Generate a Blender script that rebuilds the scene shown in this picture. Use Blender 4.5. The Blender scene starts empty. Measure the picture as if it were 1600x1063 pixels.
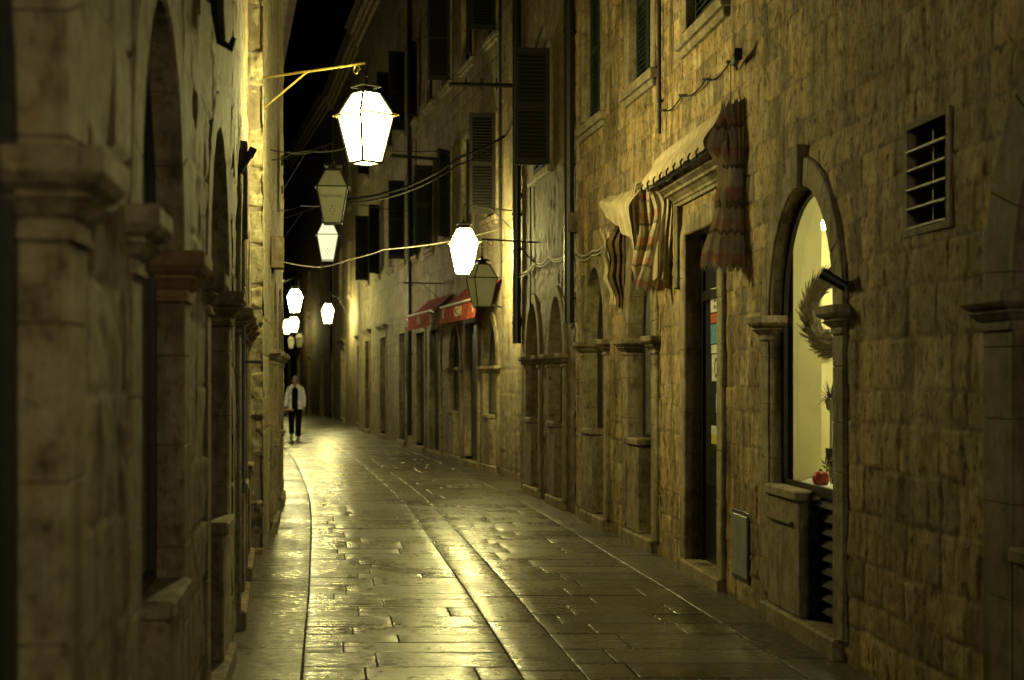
import bpy, math, random
import numpy as np
from mathutils import Vector, Matrix
random.seed(7)
F, CX, HY, EYE = 2222.0, 800.0, 590.0, 1.65     # lens facts of the photograph, used to read sizes off it
PI = math.pi
scn = bpy.context.scene
COL = scn.collection

# ------------------------------------------------------------------ materials
def newmat(name):
    m = bpy.data.materials.new(name); m.use_nodes = True
    nt = m.node_tree; nt.nodes.clear()
    out = nt.nodes.new('ShaderNodeOutputMaterial')
    return m, nt, out
def N(nt, typ, **kw):
    n = nt.nodes.new(typ)
    for k, v in kw.items():
        if k in n.inputs: n.inputs[k].default_value = v
        else: setattr(n, k, v)
    return n
def ramp(nt, fac, stops, interp='LINEAR'):
    r = nt.nodes.new('ShaderNodeValToRGB'); r.color_ramp.interpolation = interp
    e = r.color_ramp.elements
    while len(e) < len(stops): e.new(0.5)
    for i, (p, c) in enumerate(stops):
        e[i].position = p; e[i].color = (*c, 1) if len(c) == 3 else c
    nt.links.new(fac, r.inputs[0]); return r
def mulc(nt, a, b, fac=1.0, mode='MULTIPLY'):
    m = nt.nodes.new('ShaderNodeMix'); m.data_type = 'RGBA'; m.blend_type = mode
    m.inputs[0].default_value = fac
    nt.links.new(a, m.inputs[6]); nt.links.new(b, m.inputs[7]); return m.outputs[2]

def stone(name, base, attr=False, bump=0.5, stain=0.5, scale=1.0, rough=0.8, fine=60.0, pits=0.0, ochre=0.0):
    m, nt, out = newmat(name)
    L = nt.links.new
    p = N(nt, 'ShaderNodeBsdfPrincipled'); L(p.outputs[0], out.inputs[0])
    tc = N(nt, 'ShaderNodeTexCoord')
    n1 = N(nt, 'ShaderNodeTexNoise', Scale=2.2*scale, Detail=8.0, Roughness=0.65)
    n2 = N(nt, 'ShaderNodeTexNoise', Scale=9.0*scale, Detail=7.0, Roughness=0.7)
    n3 = N(nt, 'ShaderNodeTexNoise', Scale=fine, Detail=5.0, Roughness=0.7)
    mp = N(nt, 'ShaderNodeMapping'); mp.inputs['Scale'].default_value = (3.2, 3.2, 0.5)
    n4 = N(nt, 'ShaderNodeTexNoise', Scale=1.6*scale, Detail=7.0, Roughness=0.6)
    for n in (n1, n2, n3): L(tc.outputs['Object'], n.inputs['Vector'])
    L(tc.outputs['Object'], mp.inputs[0]); L(mp.outputs[0], n4.inputs['Vector'])
    b = base
    c = ramp(nt, n1.outputs[0], [(0.3, (b[0]*.72, b[1]*.66, b[2]*.58)), (0.5, b), (0.7, (b[0]*1.15, b[1]*1.15, b[2]*1.12))]).outputs[0]
    w = 1-stain
    c2 = ramp(nt, n2.outputs[0], [(0.30, (w*.6+.1, w*.5+.08, w*.45+.05)), (0.47, (.8, .74, .66)), (0.6, (1, 1, 1))]).outputs[0]
    c = mulc(nt, c, c2, 0.85)
    c3 = ramp(nt, n4.outputs[0], [(0.36, (w*.7+.12, w*.66+.1, w*.62+.1)), (0.52, (1, 1, 1))]).outputs[0]
    c = mulc(nt, c, c3, 0.75)
    if ochre:
        n6 = N(nt, 'ShaderNodeTexNoise', Scale=5.5, Detail=8.0, Roughness=0.7); L(tc.outputs['Object'], n6.inputs['Vector'])
        co_ = ramp(nt, n6.outputs[0], [(0.46, (1, 1, 1)), (0.60, (1.0, .74, .42))]).outputs[0]
        c = mulc(nt, c, co_, ochre)
    if attr:
        a = N(nt, 'ShaderNodeAttribute', attribute_name='tone')
        c = mulc(nt, c, a.outputs['Color'])
    if pits:
        mp5 = N(nt, 'ShaderNodeMapping'); mp5.inputs['Scale'].default_value = (1, 1, .6); L(tc.outputs['Object'], mp5.inputs[0])
        n5 = N(nt, 'ShaderNodeTexNoise', Scale=26.0, Detail=7.0, Roughness=0.72); L(mp5.outputs[0], n5.inputs['Vector'])
        pr = ramp(nt, n5.outputs[0], [(0.37, (.16, .12, .08)), (0.43, (.76, .72, .66)), (0.54, (1.06, 1.05, 1.02))]).outputs[0]
        c = mulc(nt, c, pr, pits)
    L(c, p.inputs['Base Color'])
    p.inputs['Roughness'].default_value = rough
    p.inputs['Specular IOR Level'].default_value = 0.3
    b1 = N(nt, 'ShaderNodeBump', Strength=bump, Distance=0.02)
    L(n2.outputs[0], b1.inputs['Height'])
    b2 = N(nt, 'ShaderNodeBump', Strength=bump*.9, Distance=0.006)
    L(n3.outputs[0], b2.inputs['Height']); L(b1.outputs[0], b2.inputs['Normal'])
    if pits:
        b3 = N(nt, 'ShaderNodeBump', Strength=pits, Distance=0.010)
        pc = ramp(nt, n5.outputs[0], [(0.34, (0, 0, 0)), (0.44, (1, 1, 1))]).outputs[0]
        L(pc, b3.inputs['Height']); L(b2.outputs[0], b3.inputs['Normal']); L(b3.outputs[0], p.inputs['Normal'])
    else: L(b2.outputs[0], p.inputs['Normal'])
    return m

def plain(name, col, rough=0.6, metal=0.0, bump=0.15, nscale=25, var=0.35, spec=0.5):
    m, nt, out = newmat(name); L = nt.links.new
    p = N(nt, 'ShaderNodeBsdfPrincipled'); L(p.outputs[0], out.inputs[0])
    tc = N(nt, 'ShaderNodeTexCoord')
    n = N(nt, 'ShaderNodeTexNoise', Scale=float(nscale), Detail=5.0)
    L(tc.outputs['Object'], n.inputs['Vector'])
    k = 1-var
    r = ramp(nt, n.outputs[0], [(0.35, tuple(c*k for c in col)), (0.65, tuple(min(1, c*(1+var*.4)) for c in col))])
    L(r.outputs[0], p.inputs['Base Color'])
    p.inputs['Roughness'].default_value = rough; p.inputs['Metallic'].default_value = metal
    p.inputs['Specular IOR Level'].default_value = spec
    b = N(nt, 'ShaderNodeBump', Strength=bump, Distance=0.004)
    L(n.outputs[0], b.inputs['Height']); L(b.outputs[0], p.inputs['Normal'])
    return m

def emis(name, col, s):
    m, nt, out = newmat(name)
    e = N(nt, 'ShaderNodeEmission', Strength=s); e.inputs[0].default_value = (*col, 1)
    nt.links.new(e.outputs[0], out.inputs[0]); return m

def paving_mat(name, base, rlo, rhi, b1s, b2s):
    m, nt, out = newmat(name); L = nt.links.new
    p = N(nt, 'ShaderNodeBsdfPrincipled'); L(p.outputs[0], out.inputs[0])
    uv = N(nt, 'ShaderNodeUVMap', uv_map='UVMap')
    a = N(nt, 'ShaderNodeAttribute', attribute_name='tone')
    n1 = N(nt, 'ShaderNodeTexNoise', Scale=1.3, Detail=6.0, Roughness=0.6)
    n2 = N(nt, 'ShaderNodeTexNoise', Scale=14.0, Detail=6.0, Roughness=0.65)
    mp = N(nt, 'ShaderNodeMapping'); mp.inputs['Scale'].default_value = (1.7, 13.0, 1)
    n3 = N(nt, 'ShaderNodeTexNoise', Scale=1.0, Detail=3.0, Roughness=0.5)
    n4 = N(nt, 'ShaderNodeTexNoise', Scale=70.0, Detail=4.0, Roughness=0.7)
    L(uv.outputs[0], mp.inputs[0]); L(mp.outputs[0], n3.inputs['Vector'])
    for n in (n1, n2, n4): L(uv.outputs[0], n.inputs['Vector'])
    c = ramp(nt, n1.outputs[0], [(0.35, tuple(x*.7 for x in base)), (0.6, base)]).outputs[0]
    c2 = ramp(nt, n2.outputs[0], [(0.32, (.45, .42, .38)), (0.5, (1, 1, 1))]).outputs[0]
    c = mulc(nt, c, c2, .7); c = mulc(nt, c, a.outputs['Color'])
    L(c, p.inputs['Base Color'])
    rr = ramp(nt, n2.outputs[0], [(0.35, (rhi,)*3), (0.6, (rlo,)*3)]).outputs[0]
    mr = N(nt, 'ShaderNodeMapRange'); mr.inputs[1].default_value = .25; mr.inputs[2].default_value = .65; mr.inputs[3].default_value = 0.0; mr.inputs[4].default_value = .55 if 'worn' in name else .35; L(a.outputs['Fac'], mr.inputs[0]); L(mr.outputs[0], p.inputs['Specular IOR Level'])
    rr2 = ramp(nt, n1.outputs[0], [(0.38, (1.5,)*3), (0.6, (1,)*3)]).outputs[0]
    L(mulc(nt, rr, rr2), p.inputs['Roughness'])
    bA = N(nt, 'ShaderNodeBump', Strength=b1s, Distance=0.014); L(n3.outputs[0], bA.inputs['Height'])
    bB = N(nt, 'ShaderNodeBump', Strength=b2s, Distance=0.006); L(n2.outputs[0], bB.inputs['Height']); L(bA.outputs[0], bB.inputs['Normal'])
    bC = N(nt, 'ShaderNodeBump', Strength=b2s*.6, Distance=0.002); L(n4.outputs[0], bC.inputs['Height']); L(bB.outputs[0], bC.inputs['Normal'])
    L(bC.outputs[0], p.inputs['Normal'])
    return m

def cloth(name, stops, axis, scale=1.0, rough=0.95, wear=.35):
    m, nt, out = newmat(name); L = nt.links.new
    p = N(nt, 'ShaderNodeBsdfPrincipled', Roughness=rough); p.inputs['Specular IOR Level'].default_value = .15
    uv = N(nt, 'ShaderNodeUVMap', uv_map='UVMap'); sx = N(nt, 'ShaderNodeSeparateXYZ')
    L(uv.outputs[0], sx.inputs[0])
    mm = N(nt, 'ShaderNodeMath', operation='MULTIPLY'); mm.inputs[1].default_value = scale
    L(sx.outputs[axis], mm.inputs[0])
    fr = N(nt, 'ShaderNodeMath', operation='FRACT'); L(mm.outputs[0], fr.inputs[0])
    c = ramp(nt, fr.outputs[0], stops, 'CONSTANT').outputs[0]
    tc = N(nt, 'ShaderNodeTexCoord')
    n = N(nt, 'ShaderNodeTexNoise', Scale=7.0, Detail=6.0); L(tc.outputs['Object'], n.inputs['Vector'])
    d = ramp(nt, n.outputs[0], [(0.35, (1-wear,)*3), (0.6, (1, 1, 1))]).outputs[0]
    c = mulc(nt, c, d); L(c, p.inputs['Base Color'])
    n2 = N(nt, 'ShaderNodeTexNoise', Scale=160.0, Detail=2.0); L(tc.outputs['Object'], n2.inputs['Vector'])
    b = N(nt, 'ShaderNodeBump', Strength=.4, Distance=0.003); L(n2.outputs[0], b.inputs['Height']); L(b.outputs[0], p.inputs['Normal'])
    tr = N(nt, 'ShaderNodeBsdfTranslucent'); L(c, tr.inputs[0])
    mx = N(nt, 'ShaderNodeMixShader'); mx.inputs[0].default_value = .12
    L(p.outputs[0], mx.inputs[1]); L(tr.outputs[0], mx.inputs[2]); L(mx.outputs[0], out.inputs[0])
    return m

LAMP = (1.0, 0.885, 0.31)
M = dict(
    rubble=stone('rubble_stone', (0.410, 0.330, 0.195), attr=True, bump=.6, stain=.9, pits=.8, ochre=.4),
    ashlar=stone('ashlar_stone', (0.296, 0.262, 0.186), attr=True, bump=.5, stain=.6, pits=.45, ochre=.3),
    plaster=stone('old_plaster', (0.182, 0.148, 0.099), attr=True, bump=.45, stain=.6, scale=.7, pits=.35, ochre=.4),
    greyash=stone('grey_ashlar', (0.265, 0.245, 0.180), attr=True, bump=.4, stain=.45),
    trim=stone('dressed_stone', (0.296, 0.262, 0.186), bump=.6, stain=.75, pits=.45, ochre=.3),
    trimdark=stone('dressed_stone_brown', (0.198, 0.167, 0.122), bump=.4, stain=.7, pits=.3, ochre=.4),
    trimorange=stone('dressed_stone_orange', (0.319, 0.220, 0.122), bump=.35, stain=.4),
    quoin=stone('pale_quoin_stone', (0.395, 0.365, 0.258), attr=True, bump=.8, stain=.35, pits=.5),
    tile=stone('roof_tile', (0.076, 0.046, 0.034), bump=.5, stain=.5),
    side=stone('side_wall_stone', (0.258, 0.220, 0.160), bump=.6, stain=.5),
    dark=plain('dark_wood', (.018, .016, .014), .55),
    door=plain('dark_door_paint', (.013, .013, .013), .35),
    iron=plain('black_iron', (.022, .021, .02), .5, .6),
    brass=plain('painted_iron_yellow', (.42, .34, .10), .45, .3),
    shutter=plain('dark_green_shutter', (.02, .027, .023), .6, spec=.3),
    shutter2=plain('brown_black_shutter', (.013, .011, .009), .7, spec=.25),
    pipe=plain('dark_pipe', (.02, .018, .015), .45, .4),
    pipe2=plain('weathered_pipe', (.16, .14, .11), .6, .3),
    wire=plain('black_cable', (.008, .008, .008), .8, spec=.15),
    cord=plain('pale_cord', (.5, .47, .36), .6),
    plate=plain('grey_green_metal', (.17, .18, .15), .45, .3, nscale=8),
    blueframe=plain('blue_grey_frame', (.13, .18, .24), .35, .2),
    white=plain('white_plastic', (.7, .68, .6), .5),
    frost=plain('frosted_glass', (.42, .42, .33), .35, var=.12),
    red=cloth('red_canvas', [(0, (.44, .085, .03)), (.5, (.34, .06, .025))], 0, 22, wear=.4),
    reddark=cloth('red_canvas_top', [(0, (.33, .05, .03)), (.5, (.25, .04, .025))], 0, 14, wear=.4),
    cream=cloth('cream_awning_cloth', [(0, (.60, .50, .33)), (.55, (.50, .37, .24)), (.7, (.58, .48, .32)), (.88, (.44, .36, .25))], 0, 7, wear=.25),
    stripe=cloth('banded_awning_cloth', [(0, (0.65, 0.55, 0.39)), (.10, (0.65, 0.40, 0.26)), (.20, (0.26, 0.21, 0.16)), (.24, (0.65, 0.55, 0.39)), (.42, (0.60, 0.35, 0.22)), (.52, (0.47, 0.38, 0.27)), (.58, (0.21, 0.17, 0.13)), (.62, (0.68, 0.59, 0.42)), (.80, (0.62, 0.35, 0.21)), (.92, (0.29, 0.23, 0.17))], 1, 1.55, wear=.3),
    browncloth=cloth('brown_awning_cloth', [(0, (.13, .085, .05)), (.3, (.08, .055, .035)), (.6, (.16, .10, .06))], 1, 3, wear=.3),
    cream_wall=plain('shop_cream_wall', (.58, .54, .27), .8, nscale=4, var=.12),
    cotton=plain('cotton_snow', (.75, .74, .65), .95, bump=.8, nscale=60),
    redgloss=plain('red_ornament', (.55, .03, .02), .2, nscale=10),
    straw=plain('dried_twigs', (.15, .13, .07), .9, bump=.8, nscale=40),
    leaf=plain('blue_green_leaf', (.03, .04, .05), .5),
    skin=plain('skin', (.36, .22, .15), .6), grey_hair=plain('grey_hair', (.28, .26, .23), .9),
    jacket=plain('pale_jacket', (.78, .77, .72), .85, bump=.5, nscale=12), shirt=plain('black_jersey', (.006, .006, .007), .95, spec=.1),
    shoe=plain('grey_shoe', (.35, .33, .3), .6),
    text_cream=plain('cream_lettering', (.55, .45, .28), .8), text_dark=plain('dark_lettering', (.06, .06, .045), .6),
    st_white=plain('sticker_white', (.6, .6, .58), .5), st_blue=plain('sticker_blue', (.08, .25, .4), .5),
    st_red=plain('sticker_red', (.4, .08, .04), .5), st_yel=plain('sticker_yellow', (.5, .45, .08), .5),
    pave=paving_mat('worn_limestone_paving', (.135, .122, .09), .20, .30, .9, .06),
    pecked=paving_mat('pecked_gutter_stone', (.10, .09, .07), .22, .42, .5, .30),
    grout=plain('dark_joint_dirt', (.03, .026, .02), .85),
    lit=emis('lamp_glass_lit', LAMP, 195.0),
    lit_b=emis('lamp_glass_lit_far', LAMP, 150.0), lit_c=emis('lamp_glass_lit_near', LAMP, 190.0), lit_f=emis('lamp_glass_lit_tiny', LAMP, 22.0),
    lit_dim=emis('lamp_glass_lit_soft', (1.0, 0.97, 0.56), 1.08),
    lit_rear=emis('added_rear_lamp_glass', (1.0, .89, .50), 105.0), lit_pale=emis('added_bend_lamp_glass', (1.0, .92, .50), 100.0),  # glass of the two unseen lanterns added for their light
    strip=emis('ceiling_lamp_lit', (1.0, .92, .45), 270.0),
    bluelight=emis('display_lit', (.35, .5, 1.0), 1.2),
)
def glass_mat():
    m, nt, out = newmat('window_glass'); L = nt.links.new
    t = N(nt, 'ShaderNodeBsdfTransparent'); g = N(nt, 'ShaderNodeBsdfGlossy', Roughness=.03)
    fr = N(nt, 'ShaderNodeFresnel', IOR=1.35); mx = N(nt, 'ShaderNodeMixShader')
    mm = N(nt, 'ShaderNodeMath', operation='MULTIPLY'); mm.inputs[1].default_value = .15
    L(fr.outputs[0], mm.inputs[0])
    L(mm.outputs[0], mx.inputs[0]); L(t.outputs[0], mx.inputs[1]); L(g.outputs[0], mx.inputs[2]); L(mx.outputs[0], out.inputs[0])
    return m
M['glass'] = glass_mat()
def frost_mat():
    m, nt, out = newmat('frosted_lantern_glass'); L = nt.links.new
    d = N(nt, 'ShaderNodeBsdfPrincipled', Roughness=.3); d.inputs['Base Color'].default_value = (.45, .45, .36, 1)
    t = N(nt, 'ShaderNodeBsdfTranslucent'); t.inputs[0].default_value = (.8, .8, .66, 1)
    mx = N(nt, 'ShaderNodeMixShader'); tc = N(nt, 'ShaderNodeTexCoord'); n = N(nt, 'ShaderNodeTexNoise', Scale=9.0, Detail=4.0)
    L(tc.outputs['Object'], n.inputs['Vector']); r = ramp(nt, n.outputs[0], [(.3, (.25,)*3), (.7, (.45,)*3)])
    L(r.outputs[0], mx.inputs[0]); L(d.outputs[0], mx.inputs[1]); L(t.outputs[0], mx.inputs[2]); L(mx.outputs[0], out.inputs[0])
    return m
M['frostlamp'] = frost_mat()
M['paneglass'] = plain('dark_pane', (.03, .032, .03), .08, var=.2, bump=.02)
M['greypane'] = plain('grey_pane', (.13, .13, .11), .15, var=.3, bump=.05, nscale=3)

# ------------------------------------------------------------------ mesh helpers
class MB:
    def __init__(s): s.v = []; s.f = []; s.uv = []; s.has_uv = False
    def add(s, vs, fs, uvs=None):
        o = len(s.v); s.v += [tuple(p) for p in vs]; s.f += [tuple(i+o for i in f) for f in fs]
        if uvs: s.has_uv = True; s.uv += list(uvs)
        else: s.uv += [(0, 0)]*len(vs)
    def box(s, x0, x1, y0, y1, z0, z1, c=0.0, M4=None):
        if c <= 0:
            vs = [(x, y, z) for x in (x0, x1) for y in (y0, y1) for z in (z0, z1)]
            fs = [(0, 1, 3, 2), (4, 6, 7, 5), (0, 4, 5, 1), (2, 3, 7, 6), (0, 2, 6, 4), (1, 5, 7, 3)]
        else:
            c = min(c, (x1-x0)*.45, (y1-y0)*.45, (z1-z0)*.45)
            def ring(z, k):
                X0, X1, Y0, Y1 = x0+k, x1-k, y0+k, y1-k; q = max(c-k, 0)*.6+.0004
                return [(X0+q, Y0, z), (X1-q, Y0, z), (X1, Y0+q, z), (X1, Y1-q, z), (X1-q, Y1, z), (X0+q, Y1, z), (X0, Y1-q, z), (X0, Y0+q, z)]
            R = [ring(z0, c), ring(z0+c, 0), ring(z1-c, 0), ring(z1, c)]
            vs = sum(R, []); fs = []
            for k in range(3):
                for i in range(8): fs.append((k*8+i, k*8+(i+1) % 8, k*8+8+(i+1) % 8, k*8+8+i))
            fs.append(tuple(range(7, -1, -1))); fs.append(tuple(range(24, 32)))
        if M4: vs = [tuple(M4 @ Vector(p)) for p in vs]
        s.add(vs, fs)
    def tube(s, pts, r, n=8, caps=True):
        pts = [Vector(p) for p in pts]; m = len(pts); rr = r if isinstance(r, (list, tuple)) else [r]*m
        vs = []; up = Vector((0, 0, 1)); prev = None
        for i, p in enumerate(pts):
            t = (pts[min(i+1, m-1)]-pts[max(i-1, 0)]).normalized()
            a = prev if prev is not None else (up if abs(t.z) < .9 else Vector((1, 0, 0)))
            b = t.cross(a).normalized(); a = b.cross(t).normalized(); prev = a
            for k in range(n):
                th = 2*PI*k/n; vs.append(p+(a*math.cos(th)+b*math.sin(th))*rr[i])
        fs = [(i*n+k, i*n+(k+1) % n, (i+1)*n+(k+1) % n, (i+1)*n+k) for i in range(m-1) for k in range(n)]
        if caps: fs += [tuple(range(n-1, -1, -1)), tuple(range((m-1)*n, m*n))]
        s.add(vs, fs)
    def rings(s, R, cap0=True, cap1=True):
        n = len(R[0]); vs = sum([list(r) for r in R], [])
        fs = [(i*n+k, i*n+(k+1) % n, (i+1)*n+(k+1) % n, (i+1)*n+k) for i in range(len(R)-1) for k in range(n)]
        if cap0: fs.append(tuple(range(n-1, -1, -1)))
        if cap1: fs.append(tuple(range((len(R)-1)*n, len(R)*n)))
        s.add(vs, fs)
    def grid(s, fn, nu, nv, uvfn=None):
        vs = [fn(i/nu, j/nv) for j in range(nv+1) for i in range(nu+1)]
        uv = [(uvfn or (lambda a, b: (a, b)))(i/nu, j/nv) for j in range(nv+1) for i in range(nu+1)]
        fs = [(j*(nu+1)+i, j*(nu+1)+i+1, (j+1)*(nu+1)+i+1, (j+1)*(nu+1)+i) for j in range(nv) for i in range(nu)]
        s.add(vs, fs, uv)
    def build(s, name, mat, parent=None, smooth=False, fix=True):
        me = bpy.data.meshes.new(name); me.from_pydata(s.v, [], s.f); me.update()
        if fix:
            import bmesh
            bm = bmesh.new(); bm.from_mesh(me); bmesh.ops.recalc_face_normals(bm, faces=bm.faces); bm.to_mesh(me); bm.free()
        if s.has_uv:
            l = me.uv_layers.new(name='UVMap')
            for lp in me.loops: l.data[lp.index].uv = s.uv[lp.vertex_index]
        if smooth: me.polygons.foreach_set('use_smooth', [True]*len(me.polygons))
        me.materials.append(M[mat] if isinstance(mat, str) else mat)
        o = bpy.data.objects.new(name, me); COL.objects.link(o)
        if parent: o.parent = parent
        return o
def tag(o, label=None, cat=None, group=None, kind=None):
    if label: o['label'] = label
    if cat: o['category'] = cat
    if group: o['group'] = group
    if kind: o['kind'] = kind
    return o
def empty(name, loc, rz=0.0, label=None, cat=None, group=None):
    o = bpy.data.objects.new(name, None); COL.objects.link(o)
    o.location = loc; o.rotation_euler = (0, 0, rz); o.empty_display_size = .2
    return tag(o, label, cat, group)
def P(px, py, d): return Vector(((px-CX)/F*d, d, EYE-(py-HY)*d/F))

class Frame:   # a wall: local x runs along it, local y points into the street
    def __init__(s, p0, p1):
        s.p0 = Vector(p0); s.p1 = Vector(p1); s.a = (s.p1-s.p0).normalized(); s.L = (s.p1-s.p0).length
        s.n = Vector((-s.a.y, s.a.x)); s.rz = math.atan2(s.a.y, s.a.x)
    def u(s, d): return (d-s.p0.y)/s.a.y
    def upx(s, px, v=0.0):
        k = (px-CX)/F
        return (k*(s.p0.y+s.n.y*v)-s.p0.x-s.n.x*v)/(s.a.x-k*s.a.y)
    def z(s, py, u, v=0.0): return EYE-(py-HY)*(s.p0.y+s.a.y*u+s.n.y*v)/F
    def w(s, u, v, z):
        q = s.p0+s.a*u+s.n*v; return Vector((q.x, q.y, z))
    def root(s, name, u=0, v=0, z=0, **k):
        return empty(name, s.w(u, v, z), s.rz, **k)

# ------------------------------------------------------------------ numpy noise and stone relief
def _hash(ix, iy, seed):
    h = (ix.astype(np.int64)*374761393+iy.astype(np.int64)*668265263+seed*2147483647) & 0xffffffff
    h = ((h ^ (h >> 13))*1274126177) & 0xffffffff
    h = (h ^ (h >> 16)) & 0xffff
    return h/65535.0
def vnoise(x, y, seed=0):
    ix = np.floor(x); iy = np.floor(y); fx = x-ix; fy = y-iy
    fx = fx*fx*(3-2*fx); fy = fy*fy*(3-2*fy)
    a = _hash(ix, iy, seed); b = _hash(ix+1, iy, seed); c = _hash(ix, iy+1, seed); d = _hash(ix+1, iy+1, seed)
    return (a*(1-fx)+b*fx)*(1-fy)+(c*(1-fx)+d*fx)*fy-.5
def fbm(x, y, seed=0, o=4):
    r = 0; am = 1
    for k in range(o): r = r+am*vnoise(x*2**k, y*2**k, seed+k*17); am *= .5
    return r

STY = dict(
    rubble=dict(ch=(.17, .28), bw=(.13, .34), joint=.009, depth=.008, off=.0035, rough=.004, warp=.011, tone=.46, hue=.13, jt=.55),
    ashlar=dict(ch=(.26, .40), bw=(.35, .80), joint=.009, depth=.010, off=.004, rough=.004, warp=.006, tone=.20, hue=.08),
    plaster=dict(ch=(.30, .45), bw=(.4, .9), joint=.006, depth=.003, off=.001, rough=.006, warp=.012, tone=.10, hue=.05),
)
def relief(U, Z, style, seed):
    S = STY[style]; rs = np.random.RandomState(seed)
    wu = U+S['warp']*2.2*fbm(U*3, Z*3, seed+5, 3); wz = Z+S['warp']*2.2*fbm(U*3+31, Z*3+7, seed+9, 3)
    zmin, zmax = wz.min()-.1, wz.max()+.6
    zs = [math.floor(zmin)-.05]
    while zs[-1] < zmax: zs.append(zs[-1]+rs.uniform(*S['ch']))
    zs = np.array(zs); row = np.clip(np.searchsorted(zs, wz)-1, 0, len(zs)-2)
    H = np.zeros_like(U); T = np.ones(U.shape+(3,))
    umin, umax = wu.min()-1, wu.max()+1
    for r in np.unique(row):
        m = row == r; us = [umin-rs.uniform(0, .5)]
        while us[-1] < umax: us.append(us[-1]+rs.uniform(*S['bw']))
        us = np.array(us); nb = len(us)
        x = wu[m]; zz = wz[m]; b = np.clip(np.searchsorted(us, x)-1, 0, nb-2)
        du = np.minimum(x-us[b], us[b+1]-x); dz = np.minimum(zz-zs[r], zs[r+1]-zz)
        dd = np.minimum(du, dz)
        k = np.clip(dd/(S['joint']*1.6), 0, 1); k = k*k*(3-2*k)
        off = rs.uniform(-1, 1, nb)*S['off']; tl = rs.uniform(-1, 1, nb)*S['off']*1.6; tz = rs.uniform(-1, 1, nb)*S['off']*2.5
        cu = (x-(us[b]+us[b+1])/2); cz = zz-(zs[r]+zs[r+1])/2
        rg = rs.uniform(.4, 1.8, nb)
        H[m] = k*(S['depth']+off[b]+tl[b]*cu/.3+tz[b]*cz/.3)+rg[b]*k*S['rough']*fbm(x*9, zz*9, seed+int(r), 4)*2
        br = 1+S['tone']*rs.uniform(-1, .55, nb); hu = rs.uniform(-1, 1, nb)*S['hue']
        jt = S.get('jt', .6)+(1-S.get('jt', .6))*np.clip(dd/S['joint'], 0, 1)
        T[m, 0] = br[b]*(1+hu[b]*.45)*jt; T[m, 1] = br[b]*jt; T[m, 2] = br[b]*(1-hu[b])*jt
    H += S['rough']*1.5*fbm(U*2.2, Z*2.2, seed+77, 3)
    return H-S['depth']-.002, np.clip(T, 0.05, 1.2)

def mesh_np(name, V, Q, mat, parent, tone=None, uv=None, smooth=True):
    me = bpy.data.meshes.new(name)
    me.vertices.add(len(V)); me.vertices.foreach_set('co', V.astype(np.float32).ravel())
    me.loops.add(len(Q)*4); me.loops.foreach_set('vertex_index', Q.astype(np.int32).ravel())
    me.polygons.add(len(Q)); me.polygons.foreach_set('loop_start', np.arange(0, len(Q)*4, 4, dtype=np.int32))
    try: me.polygons.foreach_set('loop_total', np.full(len(Q), 4, dtype=np.int32))
    except Exception: pass
    if smooth: me.polygons.foreach_set('use_smooth', np.ones(len(Q), dtype=bool))
    me.update(calc_edges=True)
    if uv is not None:
        l = me.uv_layers.new(name='UVMap'); l.data.foreach_set('uv', uv[Q.ravel()].astype(np.float32).ravel())
    if tone is not None:
        at = me.color_attributes.new('tone', 'FLOAT_COLOR', 'POINT')
        at.data.foreach_set('color', np.concatenate([tone, np.ones((len(V), 1))], 1).astype(np.float32).ravel())
    me.materials.append(M[mat]); me.validate()
    o = bpy.data.objects.new(name, me); COL.objects.link(o)
    if parent: o.parent = parent
    return o

def relief_wall(name, parent, u0, u1, z1, zf, du, dz, holes, style, mat, seed, z0=-.05, ghost=None):
    us = np.linspace(u0, u1, max(2, int(round((u1-u0)/du))+1))
    zs = np.linspace(z0, zf, int((zf-z0)/dz)+1)
    if z1 > zf: zs = np.concatenate([zs, np.linspace(zf, z1, int((z1-zf)/max(.08, dz*3))+2)[1:]])
    U, Z = np.meshgrid(us, zs)
    H, T = relief(U, Z, style, seed)
    H = np.where(Z > zf+.05, H*.6, H)
    V = np.stack([U.ravel(), H.ravel(), Z.ravel()], 1)
    nu, nz = len(us), len(zs)
    i, j = np.meshgrid(np.arange(nu-1), np.arange(nz-1)); a = (j*nu+i).ravel()
    Q = np.stack([a, a+1, a+nu+1, a+nu], 1)[:, ::-1]
    cu = (us[:-1]+us[1:])/2; cz = (zs[:-1]+zs[1:])/2; CU, CZ = np.meshgrid(cu, cz)
    keep = np.ones(CU.shape, bool)
    for h in holes: keep &= ~h(CU, CZ)
    Q = Q[keep.ravel()]
    return mesh_np(name, V, Q, mat, parent, tone=T.reshape(-1, 3))

def hole_rect(a, b, z0, z1): return lambda U, Z: (U > a) & (U < b) & (Z > z0) & (Z < z1)
def hole_arch(a, b, z0, zs, za):
    c, h = (a+b)/2, (b-a)/2
    return lambda U, Z: (np.abs(U-c) < h) & (Z > z0) & ((Z < zs) | (((U-c)/h)**2+(np.maximum(Z-zs, 0)/(za-zs))**2 < 1))

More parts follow.
